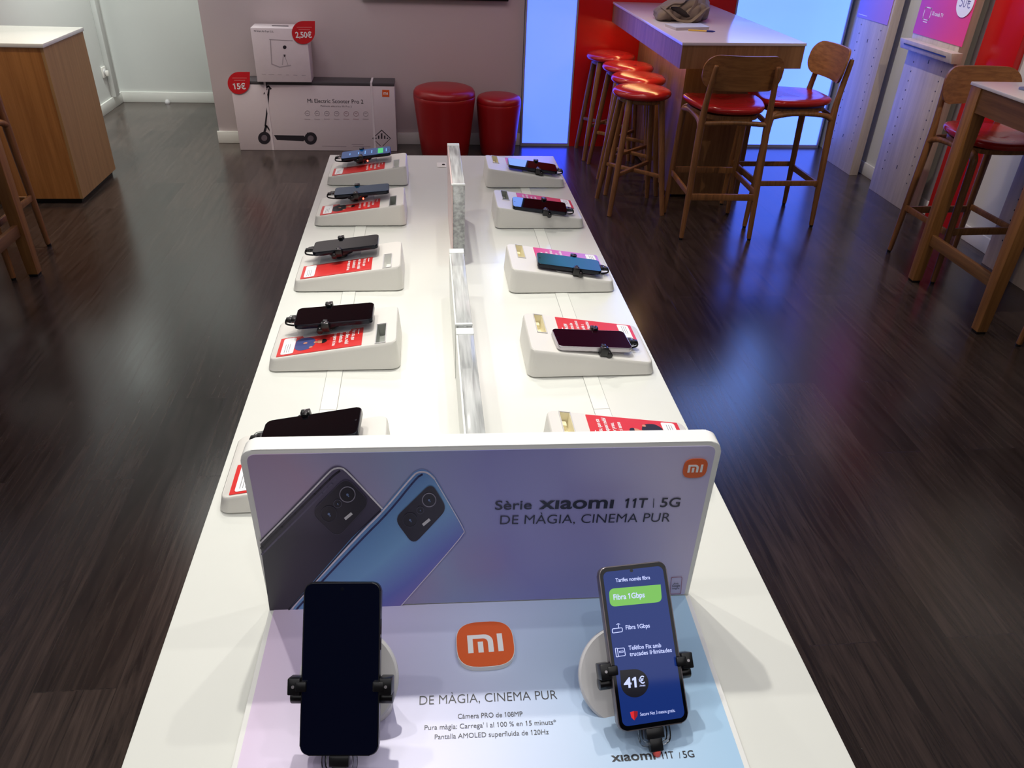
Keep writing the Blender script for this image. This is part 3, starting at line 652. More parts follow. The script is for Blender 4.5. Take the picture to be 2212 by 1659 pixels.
# ================================================================== BILLBOARD DISPLAY (upright panel + printed sheet)
SGM = T(0.056, 0.664, TZ) @ RZ(-1.3)
sg = thing('phone_billboard', 'large L-shaped display with lilac panel of two printed phones and printed base sheet', 'display sign', SGM)
SHX = 0.258; SH = 0.2505
# upright white frame body
fr_pts = roundpoly([(-SHX, 0.0), (SHX, 0.0), (SHX + 0.001, SH), (-SHX - 0.001, SH)], [0, 0, 0.07, 0.07], 8)
UP = Matrix.Rotation(PI / 2, 4, 'X')    # plane xy -> xz, normal -y
obj('upright_panel', prism(fr_pts, -0.022, 0.0, 0.0015, 2, M=UP), WHITE_MT, sg)
WF = SGM @ UP @ T(0, 0, 0.0006)          # world frame of the printed face
art = roundpoly([(-SHX + 0.006, 0.012), (SHX - 0.006, 0.012), (SHX - 0.006, SH - 0.006), (-SHX + 0.006, SH - 0.006)], [0, 0, 0.045, 0.045], 8)
LILAC = gradient('print_lilac', [(0.0, srgb(176, 160, 196)), (0.22, srgb(182, 158, 190)), (0.42, srgb(158, 168, 208)), (0.6, srgb(150, 148, 208)), (0.8, srgb(162, 158, 214)), (1.0, srgb(204, 196, 230))], 0, -SHX, SHX, 0.3, 0.35, 5.0, tilt=0.25)
af = obj('printed_face', prism(art, 0.0, 0.0008, M=UP), LILAC, sg)
def on_sign(name, polys, m, z, par=af):
    return obj(name, plate([pix(WF, p) for p in polys], z, z + 0.0002), m, par, world=True, M=WF)
def strokes_px(pts, wpx, closed=False):
    if not closed and len(pts) > 3:
        for _ in range(2):      # cut the corners of the open line
            q = [pts[0]]
            for a, b in zip(pts, pts[1:]): q += [(a[0] * .75 + b[0] * .25, a[1] * .75 + b[1] * .25), (a[0] * .25 + b[0] * .75, a[1] * .25 + b[1] * .75)]
            pts = q + [pts[-1]]
    return stroke(pts, wpx, closed)
GR_DARK = gradient('print_graphite', [(0, srgb(58, 54, 66)), (0.5, srgb(46, 42, 60)), (1, srgb(96, 88, 116))], 2, 0.0, 0.24, 0.35, 0.2, 5)
GR_BLUE = gradient('print_blue', [(0, srgb(92, 136, 196)), (0.35, srgb(128, 178, 226)), (0.6, srgb(112, 124, 206)), (0.8, srgb(150, 126, 200)), (1, srgb(196, 140, 190))], 0, -0.30, -0.045, 0.35, 0.15, 6, tilt=-1.0)
p1 = [(562, 1166), (600, 1128), (706, 1017), (716, 1008), (728, 1004), (740, 1007), (752, 1015), (829, 1100), (790, 1150), (621, 1326), (584, 1327)]
p1 = roundpoly(p1, [0, 0, .45, .45, .45, .45, .45, 0, 0, 0, 0], 3)
on_sign('printed_phone', [p1], GR_DARK, 0.0008)
on_sign('printed_edge', strokes_px([(563, 1171), (600, 1133), (660, 1073), (712, 1018), (722, 1011), (735, 1009), (747, 1014), (828, 1100)], 3.2), mat('print_bright_edge', srgb(244, 240, 246), 0.4), 0.0011)
on_sign('printed_shade', strokes_px([(564, 1183), (616, 1130), (676, 1070), (720, 1026), (734, 1016)], 4.5), mat('print_deep_edge', srgb(28, 24, 40), 0.4), 0.0010)
on_sign('printed_highlight', strokes_px([(566, 1196), (620, 1142), (680, 1082), (726, 1033)], 4), mat('print_soft_edge', srgb(92, 86, 112), 0.4), 0.0010)
p2 = [(621, 1326), (628, 1310), (760, 1160), (828, 1096), (890, 1022), (900, 1015), (914, 1012), (928, 1018), (940, 1030), (1002, 1139), (1004, 1148), (1001, 1156), (858, 1318), (800, 1322)]
p2 = roundpoly(p2, [0, 0, 0, 0, .45, .45, .45, .45, .45, .45, .45, .45, 0, 0], 3)
on_sign('printed_phone', [p2], GR_BLUE, 0.0012)
on_sign('printed_edge', strokes_px([(626, 1322), (640, 1300), (780, 1149), (830, 1100), (893, 1024), (904, 1018), (917, 1017), (928, 1022), (938, 1032)], 3.4), mat('print_bright_edge2', srgb(236, 228, 242), 0.4), 0.0015)
on_sign('printed_edge', strokes_px([(938, 1032), (1002, 1140), (1003, 1152), (858, 1316)], 1.6), mat('print_bright_edge2', None), 0.0015)
on_sign('printed_shade', strokes_px([(634, 1324), (650, 1303), (780, 1164), (840, 1105), (900, 1030), (912, 1023)], 4), mat('print_navy_edge', srgb(44, 50, 100), 0.4), 0.0014)
on_sign('printed_shade', strokes_px([(622, 1318), (700, 1232), (777, 1145), (822, 1102)], 2.4), mat('print_black_edge', srgb(40, 34, 52), 0.4), 0.0017)
CAMBLK = mat('print_camera_black', srgb(32, 30, 42), 0.35); RING = mat('print_ring_grey', srgb(150, 146, 162), 0.4); LENS = mat('print_lens_dark', srgb(18, 18, 28), 0.35)
def cam_module(q, c1, c2, c3, fl):
    rq = roundpoly([Vector(p) for p in q], 0.28, 6)
    e_ = on_sign('printed_camera_module', [rq], CAMBLK, 0.0018)
    on_sign('module_outline', strokes_px(rq, 0.8, True), mat('print_module_line', srgb(76, 72, 88), 0.4), 0.0021, e_)
    for (x, y, r), wd, m in ((c1, 1.8, RING), (c2, 1.3, mat('print_ring_dim', srgb(92, 90, 108), 0.4)), (c3, 1.2, mat('print_ring_dimmer', srgb(58, 56, 72), 0.4))):
        on_sign('printed_lens', [circ(r, 28, x, y)], LENS, 0.0021, e_)
        on_sign('lens_ring', strokes_px(circ(r, 36, x, y), wd, True), m, 0.0024, e_)
        on_sign('lens_glint', [circ(r * 0.16, 10, x, y), circ(r * 0.09, 8, x + r * 0.15, y + r * 0.22)], mat('print_glint', srgb(110, 130, 170), 0.4), 0.0026, e_)
    x, y = fl; d = (7.5, -6.2); u = (1.9, 2.3)
    on_sign('printed_flash', [[(x - d[0] - u[0], y - d[1] - u[1]), (x - d[0] + u[0], y - d[1] + u[1]), (x + d[0] + u[0], y + d[1] + u[1]), (x + d[0] - u[0], y + d[1] - u[1])]], mat('print_flash', srgb(214, 212, 214), 0.4), 0.0022, e_)
cam_module([(748, 1028), (800, 1082), (729, 1160), (672, 1104)], (751, 1065, 16.5), (730, 1085, 8.5), (711, 1107, 17), (753, 1112))
cam_module([(932, 1040), (966, 1096), (893, 1174), (852, 1118)], (927, 1077, 14.5), (908, 1099, 7.5), (886, 1120, 15), (921, 1125))
for s_, a, b, c, bo in (('Sèrie', (1069, 1100), (1148, 1098.5), 19, 0.012), ('xıaomı', (1163, 1098), (1324, 1096), 26, 0.022), ('11T', (1348, 1095.5), (1396, 1095), 19.5, 0.02), ('5G', (1425, 1094), (1467, 1093.5), 19.5, 0.012), ('DE MÀGIA, CINEMA PUR', (1080, 1131.5), (1446, 1125.5), 19, -0.004)):
    obj('lettering', write_px(WF, s_, a, b, c, bold=bo, z=0.001), INK, af, world=True, M=WF)
on_sign('lettering', strokes_px([(1411, 1095), (1412, 1076)], 1.4), INK, 0.0010)
# corner mark
def mark_at(par, FM, cx_, cy_, wpx, hpx, tilt, th, name='brand_mark', side=None):
    o2 = Vector(to2(FM, cx_, cy_)); a = Vector(to2(FM, cx_ - wpx / 2, cy_)); b = Vector(to2(FM, cx_ + wpx / 2, cy_)); c = Vector(to2(FM, cx_, cy_ - hpx / 2)); d = Vector(to2(FM, cx_, cy_ + hpx / 2))
    W, H_ = (b - a).length, (d - c).length
    LM = FM @ T(o2.x, o2.y) @ RZ(tilt)
    if side: 
        obj(name + '_edge', prism(squircle(W * 1.02, H_ * 1.02), 0.0005, th, 0.0006, M=LM), side, par, world=True)
    k = obj(name, prism(squircle(W, H_), th - 0.0002 if side else 0.0008, th + 0.0006, M=LM), ORANGE, par, world=True)
    obj('mark_letters', plate(mi_mark(W * 0.62, H_ * 0.40), 0.0, 0.0003), CARD_WHITE, k, world=True, M=LM @ T(0, 0, th + 0.0006)); return W, H_
mark_at(af, WF, 1501, 1010, 51, 40, 0, 0.0012)
on_sign('small_seal', strokes_px(roundpoly([(1450, 1246), (1473, 1245), (1470, 1281), (1447, 1282)], 0.12), 0.9, True), mat('seal_line', srgb(150, 70, 90), 0.4), 0.0010)
for s_, a, b, c in (('Amb', (1454, 1261), (1465, 1260.5), 3), ('Google', (1451, 1266.5), (1468, 1266), 4.5), ('integrat', (1451, 1271.5), (1467, 1271), 3.5)):
    obj('seal_lettering', write_px(WF, s_, a, b, c, bold=0.01, z=0.001), INK, af, world=True, M=WF)
# printed base sheet with white rim
obj('base_tray', box(-SHX - 0.001, SHX + 0.001, -0.30, -0.0002, 0.0008, 0.010, 0.0012), WHITE_MT, sg)
SKY = gradient('print_sky_h', [(0.0, srgb(206, 186, 214)), (0.25, srgb(208, 200, 230)), (0.5, srgb(200, 208, 238)), (0.75, srgb(178, 204, 232)), (1.0, srgb(166, 200, 228))], 0, -SHX, SHX, 0.35, 0.2, 5)
bs = obj('printed_base', box(-SHX + 0.005, SHX - 0.005, -0.296, -0.001, 0.0101, 0.0106), SKY, sg)
BF = SGM @ T(0, 0, 0.0106)
for s_, a, b, c, bo in (('DE MÀGIA, CINEMA PUR', (906, 1523), (1204, 1510), 19, -0.008), ('Càmera PRO de 108MP', (989, 1553), (1129, 1547.5), 10.5, 0.0), ("Pura màgia: Carrega' l al 100 % en 15 minuts*", (917, 1577.5), (1202, 1565), 10.5, 0.0), ('Pantalla AMOLED superfluida de 120Hz', (939, 1597.5), (1185.6, 1586), 10.5, 0.0),
                        ('xıaomı', (1321.6, 1645.5), (1416.5, 1640), 19, 0.02), ('11T', (1429.5, 1639.3), (1457, 1638), 15, 0.012), ('5G', (1477, 1637.6), (1501, 1635.6), 15, 0.008)):
    obj('lettering', write_px(BF, s_, a, b, c, bold=bo, z=0.0004), BLACK_INK, bs, world=True, M=BF)
obj('lettering', plate([pix(BF, p) for p in strokes_px([(1468.5, 1638), (1467.5, 1626)], 1.2)], 0.0002, 0.0004), BLACK_INK, bs, world=True, M=BF)
mark_at(sg, BF, 1048, 1399, 122, 96, 2.0, 0.007, side=WHITE_MT)

# ---------------------------------------------------------------- foreground phones and their disc stands
def phone_frame(pos, x, y): return frame(pos, x, y)
FL = phone_frame((-0.097, 0.509, 0.970), (0.993, -0.109, 0.051), (0.032, 0.641, 0.767))
FR = phone_frame((0.213, 0.526, 0.958), (0.993, 0.111, -0.036), (-0.057, 0.732, 0.679))
def disc_stand(lab, FM, off, r=0.0515):
    t = thing('disc_stand', lab, 'phone stand', T(FM.translation.x, FM.translation.y + 0.02, TZ + 0.0106), 'white disc stands holding the front phones')
    C = FM @ Vector(off); Xa, Ya = FM.to_3x3().col[0], FM.to_3x3().col[1]; n = FM.to_3x3().col[2]
    N_ = 56; zb = TZ + 0.0112
    def ring(rr, dn): return [C + Xa * rr * math.cos(2 * PI * i / N_) + Ya * rr * math.sin(2 * PI * i / N_) - n * dn for i in range(N_)]
    r0, r1, r2 = ring(r - 0.002, 0), ring(r, 0.0015), ring(r, 0.005)
    bot = [Vector((C.x + (p.x - C.x) * 0.93, C.y + (p.y - C.y) * 0.93, zb)) for p in r2]
    obj('disc', loft([ring(r, 0.0055), r2, r1, r0]), GREY_PL, t, world=True, angle=30)
    r3 = ring(r - 0.004, 0.0053); bot = [Vector((C.x + (p.x - C.x) * 0.9, C.y + (p.y - C.y) * 0.9, zb)) for p in r3]
    obj('foot', loft([bot, r3]), WHITE_PL, t, world=True, angle=30)
    return t, C
sl, cl = disc_stand('white disc stand behind the black-screened front phone', FL, (-0.001, -0.020, -0.040))
holder_parts(sl, FL, 0.0769, 0.1641, 0.0088, -0.017, cl, 0.02, k=0.84)
phone('large black-screened phone on the left disc stand', FL, 0.0769, 0.1641, 0.0088, mat('phone_frame_graphite', (0.03, 0.03, 0.035, 1), 0.25, metal=0.7), SCR_NIGHT)
sr, cr_ = disc_stand('white disc stand behind the phone showing a blue tariff page', FR, (-0.011, -0.033, -0.040))
holder_parts(sr, FR, 0.0769, 0.1641, 0.0088, -0.022, cr_, 0.02, red_tip=True, k=0.84)
pr = phone('large phone on the right disc stand showing a navy tariff page with a green button', FR, 0.0769, 0.1641, 0.0088, mat('phone_frame_grey', srgb(120, 112, 116), 0.3, metal=0.7), mat('screen_bezel', (0.002, 0.002, 0.003, 1), 0.05), hole=False)
NAVY = mat('screen_page_navy', (0.004, 0.01, 0.05, 1), 0.06, emit=srgb(20, 42, 104), es=1.0, noise=0)
lit = lambda n, c, e=1.0: mat(n, (0.01, 0.01, 0.02, 1), 0.1, emit=c, es=e, noise=0)
WTXT = lit('screen_white_text', srgb(196, 206, 255), 1.15)
page = obj('screen_page', prism(rrect(0.0769 - 0.0088, 0.1641 - 0.0105, 0.006, 6), 0.0003, 0.0005), NAVY, pr, world=True, M=FR)
HF = FR @ T(0, 0, 0.0005)
def on_page(name, polys, m, z=0.0, par=None):
    return obj(name, plate([pix(HF, p) for p in polys], z, z + 0.0001), m, par or page, world=True, M=HF)
on_page('camera_hole', [circ(3.6, 20, 1364, 1232.5)], lit('hole_black', (0, 0, 0, 1), 0))
gb = on_page('green_button', [roundpoly([(1315, 1272), (1427, 1262.5), (1430, 1300), (1318, 1311)], [0.32, 0, 0.32, 0.32], 6)], lit('button_green', srgb(118, 190, 82)))
def pg_text(s_, a, b, c, bo=0.01, m=None, par=None, z=0.0002): obj('page_text', write_px(HF, s_, a, b, c, bold=bo, z=z), m or WTXT, par or page, world=True, M=HF)
pg_text('Tarifes només fibra', (1330, 1257.5), (1404.5, 1251), 8, 0.015)
pg_text('Fibra 1Gbps', (1325.5, 1296), (1393, 1290), 11.5, 0.02, par=gb)
pg_text('Fibra 1Gbps', (1352, 1359.7), (1403.8, 1355.4), 9, 0.015)
pg_text('Telèfon Fix amb', (1358, 1404), (1428.4, 1398), 9, 0.015)
pg_text('trucades il·limitades', (1360.3, 1417.7), (1451.3, 1408), 9, 0.015)
on_page('router_icon', stroke(roundpoly([(1322.5, 1358.5), (1344, 1356), (1344.5, 1364.5), (1323, 1367.5)], 0.3), 1.5, True) + stroke([(1336.5, 1357), (1335.5, 1349)], 1.5) + stroke([(1332, 1349.5), (1335, 1347), (1339, 1348.5)], 1.3), WTXT)
on_page('telephone_icon', stroke(roundpoly([(1329, 1400.5), (1333.5, 1400), (1336, 1418.5), (1331.5, 1419)], 0.3), 1.4, True) + stroke(roundpoly([(1333.5, 1401), (1348.5, 1399.5), (1351, 1416), (1336, 1418)], 0.15), 1.4, True) + stroke([(1338, 1407), (1346, 1406), (1346.5, 1409), (1338.5, 1410)], 1.1, True), WTXT)
drop = circ(29.5, 40, 1371, 1476)
pts = [(1339, 1448)] + [p for p in [(1371 + 30 * math.cos(R_(a)), 1476 + 30.5 * math.sin(R_(a))) for a in range(-95, 190, 8)]]
dp = on_page('price_drop', [pts], lit('drop_black', (0.0, 0.0, 0.0, 1), 0))
pg_text('41', (1348, 1486), (1375.5, 1483.8), 21, 0.025, par=dp, z=0.0003); pg_text('€', (1380.5, 1477), (1393, 1475.5), 15, 0.02, par=dp, z=0.0003); pg_text('/mes', (1381.5, 1483.3), (1394, 1482), 4.5, 0.01, par=dp, z=0.0003)
on_page('shield_icon', [[(1361, 1538.5), (1369, 1536), (1370.5, 1556), (1364, 1550)]], lit('shield_red', srgb(220, 40, 40)))
on_page('shield_icon', [[(1369, 1536), (1377.5, 1536.5), (1377, 1546), (1370.5, 1556)]], lit('shield_dark_red', srgb(150, 20, 24)))
pg_text('Secure Net 3 mesos gratis.', (1383.2, 1546.5), (1458.4, 1537.5), 7, 0.005)

# ================================================================== CLEAR ACRYLIC HOLDERS down the middle of the table
def acrylic(lab, x0, x1, y0, y1, h, print_=False):
    t = thing('acrylic_holder', lab, 'sign holder', ((x0 + x1) / 2, (y0 + y1) / 2, TZ)); a, b = (x1 - x0) / 2, (y1 - y0) / 2
    obj('clear_block', box(-a + 0.003, a, -b, b, 0.0008, h, 0.0012), ACRYLIC, t)
    obj('edge_cap', box(-a, a + 0.0005, b - 0.022, b + 0.0004, h - 0.004, h + 0.001, 0.0008), mat('frosted_edge', srgb(225, 228, 226), 0.4), t)
    obj('edge_cap', box(-a, a + 0.0005, -b - 0.0004, -b + 0.006, h - 0.003, h + 0.001, 0.0008), mat('frosted_edge', None), t)
    obj('back_sheet', box(-a - 0.0002, -a + 0.0028, -b, b, 0.0008, h - 0.001), mat('pale_pink_sheet', srgb(226, 202, 198), 0.3) if print_ else mat('pale_sheet', srgb(225, 228, 222), 0.3), t)
    obj('inner_insert', box(-a * 0.45, a * 0.5, -b * 0.7, b * 0.55, 0.002, h * 0.7), clear('frosted_insert', (0.9, 0.92, 0.92), 0.3, 1.3, 0.5), t)
acrylic('tall clear acrylic holder with a pale pink sheet at the far end of the table', 0.052, 0.082, 1.705, 2.038, 0.195, True)
acrylic('low clear acrylic block in the middle of the row of holders', 0.041, 0.071, 1.202, 1.541, 0.110)
acrylic('low clear acrylic block ending behind the billboard', 0.042, 0.072, 0.83, 1.196, 0.106)
t = thing('sensor_tag', 'tiny black dot tag on the table near the far acrylic holder', 'tag', (0.045, 2.50, TZ))
obj('patch', prism(rrect(0.03, 0.05, 0.004, 3), 0.0008, 0.0012), WHITE_PL, t); obj('dot', prism(circ(0.005, 12, 0.006, 0), 0.0012, 0.003), BLACK_PL, t)

# ================================================================== SEATING
def chair_proto():
    t = thing('bar_chair', '', 'chair')
    # red padded seat, rounded trapezoid
    out = smooth2([(-0.205, 0.215), (0.205, 0.215), (0.215, 0.02), (0.15, -0.195), (0.0, -0.215), (-0.15, -0.195), (-0.215, 0.02)], 3)
    def rg(k, z, dish=0): return [(x * k, y * k, z + 0.012 * (abs(x) / 0.2) ** 2 + 0.010 * max(0, -y / 0.2) ** 2) for x, y in out]
    obj('seat', loft([rg(0.90, 0.668), rg(0.97, 0.674), rg(1.0, 0.686), rg(0.985, 0.698), rg(0.93, 0.704), rg(0.7, 0.703), rg(0.35, 0.700)]), RED_LEATHER, t, angle=60)
    obj('seat_frame', loft([[(x * 0.86, y * 0.86, z) for x, y in out] for z in (0.648, 0.670)]), OAK, t)
    for s in (-1, 1):
        obj('leg', tube([(s * 0.197, 0.207, 0.012), (s * 0.190, 0.196, 0.25), (s * 0.182, 0.180, 0.56), (s * 0.176, 0.165, 0.630), (s * 0.165, 0.120, 0.655)], [0.0125, 0.0165, 0.018, 0.019, 0.013], 14, 4), OAK, t)
        obj('leg', tube([(s * 0.195, -0.207, 0.012), (s * 0.188, -0.198, 0.25), (s * 0.178, -0.186, 0.60), (s * 0.172, -0.195, 0.74), (s * 0.160, -0.222, 0.90), (s * 0.158, -0.226, 0.925)], [0.0125, 0.0165, 0.0195, 0.0155, 0.0135, 0.010], 14, 4), OAK, t)
        obj('side_rail', tube([(s * 0.180, -0.186, 0.615), (s * 0.176, -0.12, 0.640), (s * 0.176, 0.05, 0.645), (s * 0.178, 0.165, 0.630)], [0.017, 0.0135, 0.0135, 0.017], 12, 4), OAK, t)
        obj('stretcher', bar((s * 0.190, -0.200, 0.262), (s * 0.190, 0.198, 0.262), 0.014, 0.030), OAK, t)
        for y in (-0.207, 0.207): obj('foot_tip', tube([(s * 0.197, y, 0.0005), (s * 0.197, y, 0.014)], [0.010, 0.0115], 12), BLACK_PL, t)
    obj('stretcher', bar((-0.188, 0.198, 0.275), (0.188, 0.198, 0.275), 0.016, 0.036), OAK, t)
    obj('stretcher', bar((-0.188, -0.200, 0.245), (0.188, -0.200, 0.245), 0.016, 0.036), OAK, t)
    obj('back_rail', tube([(-0.178, -0.188, 0.632), (0.0, -0.186, 0.640), (0.178, -0.188, 0.632)], 0.013, 10, 4), OAK, t)
    # curved backrest
    pl = roundpoly([(-0.21, 0.80), (0.21, 0.80), (0.205, 0.972), (-0.205, 0.972)], 0.42, 8)
    def bk(off): return [(x, -0.212 - 0.045 * (z - 0.80) / 0.17 * 0.6 + 0.9 * x * x + off, z) for x, z in pl]
    bm = new(); A = [bm.verts.new(p) for p in bk(0.0)]; B = [bm.verts.new(p) for p in bk(0.013)]; n = len(A)
    # fill across with strips so the curve stays smooth
    def fill(V, flip):
        m_ = n // 2
        pairs = [(i, n - 1 - i + 0) for i in range(n)]
        L_ = sorted(range(n), key=lambda i: (round(pl[i][0], 4), pl[i][1]))
        tops = [i for i in range(n) if pl[i][1] >= 0.886]; bots = [i for i in range(n) if pl[i][1] < 0.886]
        tops.sort(key=lambda i: pl[i][0]); bots.sort(key=lambda i: pl[i][0]); return tops, bots
    bm.free()
    def outline_y(x):
        hw, r = 0.208, 0.074; zc0, zc1 = 0.80, 0.972
        dx = max(0, abs(x) - (hw - r)); k = r - math.sqrt(max(0, r * r - dx * dx)); return zc0 + k, zc1 - k
    NX, NZ = 40, 8; bm = new(); G = {}
    xs = [0.208 * math.sin(PI / 2 * (2 * i / NX - 1)) for i in range(NX + 1)]
    for sd, off in ((0, 0.0), (1, 0.013)):
        for i, x in enumerate(xs):
            z0, z1 = outline_y(x)
            for j in range(NZ + 1):
                z = z0 + (z1 - z0) * j / NZ
                G[sd, i, j] = bm.verts.new((x, -0.208 - 0.17 * (z - 0.80) + 1.1 * x * x + off, z))
    for sd in (0, 1):
        for i in range(NX):
            for j in range(NZ): bm.faces.new((G[sd, i, j], G[sd, i + 1, j], G[sd, i + 1, j + 1], G[sd, i, j + 1]))
    for i in range(NX):
        for j in (0, NZ): bm.faces.new((G[0, i, j], G[0, i + 1, j], G[1, i + 1, j], G[1, i, j]))
    for j in range(NZ):
        for i in (0, NX): bm.faces.new((G[0, i, j], G[0, i, j + 1], G[1, i, j + 1], G[1, i, j]))
    obj('backrest', bm, wood('oak_backrest', srgb(128, 84, 46), srgb(168, 116, 66), 'x', 1.5), t, angle=50)
    return t
chair = chair_proto()
def place_chair(first, M, lab):
    if first: chair.matrix_world = M; PM[chair.name] = M.copy(); chair['label'] = lab; chair['group'] = 'wooden bar chairs with red seats'; return chair
    return dup(chair, M, lab, 'wooden bar chairs with red seats')
chair['group'] = 'wooden bar chairs with red seats'
place_chair(True, T(1.61, 4.215) @ RZ(-2), 'bar chair with red seat at the near end of the counter, back to the camera')
place_chair(False, T(2.045, 4.395) @ RZ(91), 'wooden bar chair turned sideways in front of the wide blue light panel')
place_chair(False, T(2.745, 3.62) @ RZ(182), 'wooden bar chair facing the camera behind the right-hand high table')
place_chair(False, T(2.775, 2.55) @ RZ(0), 'bar chair on the near side of the right-hand table, only a leg showing')
place_chair(False, T(-2.145, 3.77) @ RZ(180), 'bar chair at the left picture edge, only its legs in view')

def stool_proto():
    t = thing('bar_stool', '', 'stool')
    obj('seat', lathe([(0.0001, 0.655), (0.130, 0.655), (0.155, 0.659), (0.165, 0.668), (0.168, 0.678), (0.163, 0.690), (0.150, 0.698), (0.10, 0.702), (0.0001, 0.703)], 48), RED_LEATHER, t, angle=60)
    obj('seat_disc', lathe([(0.0001, 0.632), (0.125, 0.632), (0.130, 0.636), (0.130, 0.656), (0.0001, 0.656)], 40), OAK, t)
    for a in (45, 135, 225, 315):
        c, s = math.cos(R_(a)), math.sin(R_(a))
        obj('leg', tube([(c * 0.232, s * 0.232, 0.0005), (c * 0.20, s * 0.20, 0.2), (c * 0.155, s * 0.155, 0.5), (c * 0.130, s * 0.130, 0.652)], [0.0135, 0.017, 0.018, 0.019], 14, 3), OAK, t)
    for a in (45, 135):
        c, s = math.cos(R_(a)), math.sin(R_(a))
        obj('cross_brace', bar((-c * 0.193, -s * 0.193, 0.232 + (0.004 if a == 45 else -0.004)), (c * 0.193, s * 0.193, 0.232 + (0.004 if a == 45 else -0.004)), 0.020, 0.022, 0.004), OAK, t)
    return t
stool = stool_proto(); SGp = 'round red bar stools along the counter'
for i, (x, y, rz, lab) in enumerate([(1.232, 4.56, 2, 'nearest round red bar stool beside the counter'), (1.300, 4.93, -3, 'second round red bar stool from the near end of the counter'),
                                     (1.318, 5.30, 4, 'third round red bar stool from the near end of the counter'), (1.285, 5.69, 0, 'farthest round red bar stool, against the red wall')]):
    M = T(x, y) @ RZ(rz)
    if i == 0: stool.matrix_world = M; PM[stool.name] = M; stool['label'] = lab; stool['group'] = SGp
    else: dup(stool, M, lab, SGp)

def pouf(lab, x, y, r, h):
    t = thing('pouf', lab, 'pouf', (x, y, 0))
    pr_ = [(0.0001, 0.001), (r * 0.74, 0.001), (r * 0.78, 0.012), (r * 0.86, h * 0.3), (r * 0.95, h * 0.65), (r * 0.995, h * 0.82), (r, h * 0.86)]
    obj('body', lathe(pr_ + [(r * 0.985, h * 0.87), (0.0001, h * 0.87)], 56), RED_POUF, t, angle=50)
    obj('cushion', lathe([(0.0001, h * 0.86), (r * 0.985, h * 0.865), (r * 1.0, h * 0.88), (r * 0.985, h * 0.925), (r * 0.93, h * 0.962), (r * 0.8, h * 0.985), (r * 0.5, h * 0.998), (0.0001, h)], 56), RED_POUF, t, angle=60)
pouf('tall red vinyl pouf beside the scooter carton', 0.128, 5.66, 0.215, 0.475)
pouf('shorter red vinyl pouf next to the narrow blue light panel', 0.512, 5.70, 0.158, 0.415)

# ================================================================== CENTRE COUNTER
t = thing('bar_counter', 'long oak counter with white top and overhang against the red wall', 'counter', (1.66, 5.0, 0))
ct = [(1.312, 4.185), (2.004, 4.245), (2.004, 5.895), (1.312, 5.895)]
loc = lambda P: [(x - 1.66, y - 5.0) for x, y in P]
obj('countertop', prism(loc(ct), 0.985, 1.0, 0.002), mat('white_counter_top', srgb(222, 216, 222), 0.12, noise=0.01), t)
obj('apron', prism(loc([(1.316, 4.189), (2.0, 4.249), (2.0, 5.894), (1.316, 5.894)]), 0.872, 0.985), OAK_C, t)
obj('pedestal', prism(loc([(1.53, 4.74), (1.995, 4.74), (1.995, 5.894), (1.53, 5.894)]), 0.016, 0.872), wood('oak_veneer_pedestal', srgb(118, 84, 50), srgb(150, 112, 72), 'z', 0.8), t)
obj('plinth', prism(loc([(1.56, 4.77), (1.965, 4.77), (1.965, 5.89), (1.56, 5.89)]), 0.0, 0.016), BLACK_PL, t)
obj('light_strip', box(-0.30, -0.285, -0.55, 0.80, 0.862, 0.8719), mat('warm_strip_light', (0.9, 0.8, 0.6, 1), 0.4, emit=(1, 0.62, 0.26, 1), es=16, noise=0), t)
# tote bag
CANVAS = mat('taupe_canvas', srgb(118, 104, 90), 0.85, noise=0.12, nscale=20, bump=0.4)
tb = thing('tote_bag', 'crumpled taupe canvas tote bag with looped handles lying on the counter', 'bag', T(1.56, 5.06, 1.0) @ RZ(-3))
from mathutils import noise as mn
def lump(a, b, c, n1=48, n2=20, amp=0.014, e=2.6, seed=0, zoff=0.0, power=1.0):
    rings = []
    for j in range(n2 + 1):
        v = -PI / 2 + PI * (0.02 + 0.96 * j / n2); rg = []
        for i in range(n1):
            u = 2 * PI * i / n1; f = lambda x: math.copysign(abs(x) ** (2 / e), x)
            p = Vector((a * f(math.cos(v)) * f(math.cos(u)), b * f(math.cos(v)) * f(math.sin(u)), c * f(math.sin(v)) + c))
            d = mn.noise(p * 14 + Vector((seed, 0, 0))) * amp + abs(mn.noise(p * 26 + Vector((0, seed, 3)))) * amp * 0.9
            q = p + Vector((p.x, p.y, (p.z - c) * 1.5)).normalized() * d; q.z = max(q.z, 0.001) * (1 - 0.25 * (q.x / a) * 0 ) ; q.z *= 1 - 0.35 * max(0, -q.x / a); rg.append(q)
        rings.append(rg)
    return loft(rings)
obj('body', lump(0.155, 0.135, 0.062, amp=0.022, seed=2), CANVAS, tb, angle=80)
obj('side_fold', lump(0.06, 0.10, 0.040, amp=0.02, seed=9), CANVAS, tb, M=T(-0.12, -0.04, 0.0), angle=80)
obj('front_fold', lump(0.07, 0.05, 0.048, amp=0.02, seed=5), CANVAS, tb, M=T(0.03, -0.11, 0.0), angle=80)
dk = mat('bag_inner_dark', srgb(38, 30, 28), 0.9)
obj('opening', tube([(-0.105, -0.125, 0.075), (-0.06, -0.135, 0.065), (-0.02, -0.15, 0.045), (0.03, -0.155, 0.030)], [0.006, 0.017, 0.015, 0.005], 14, 4, sq=None), dk, tb)
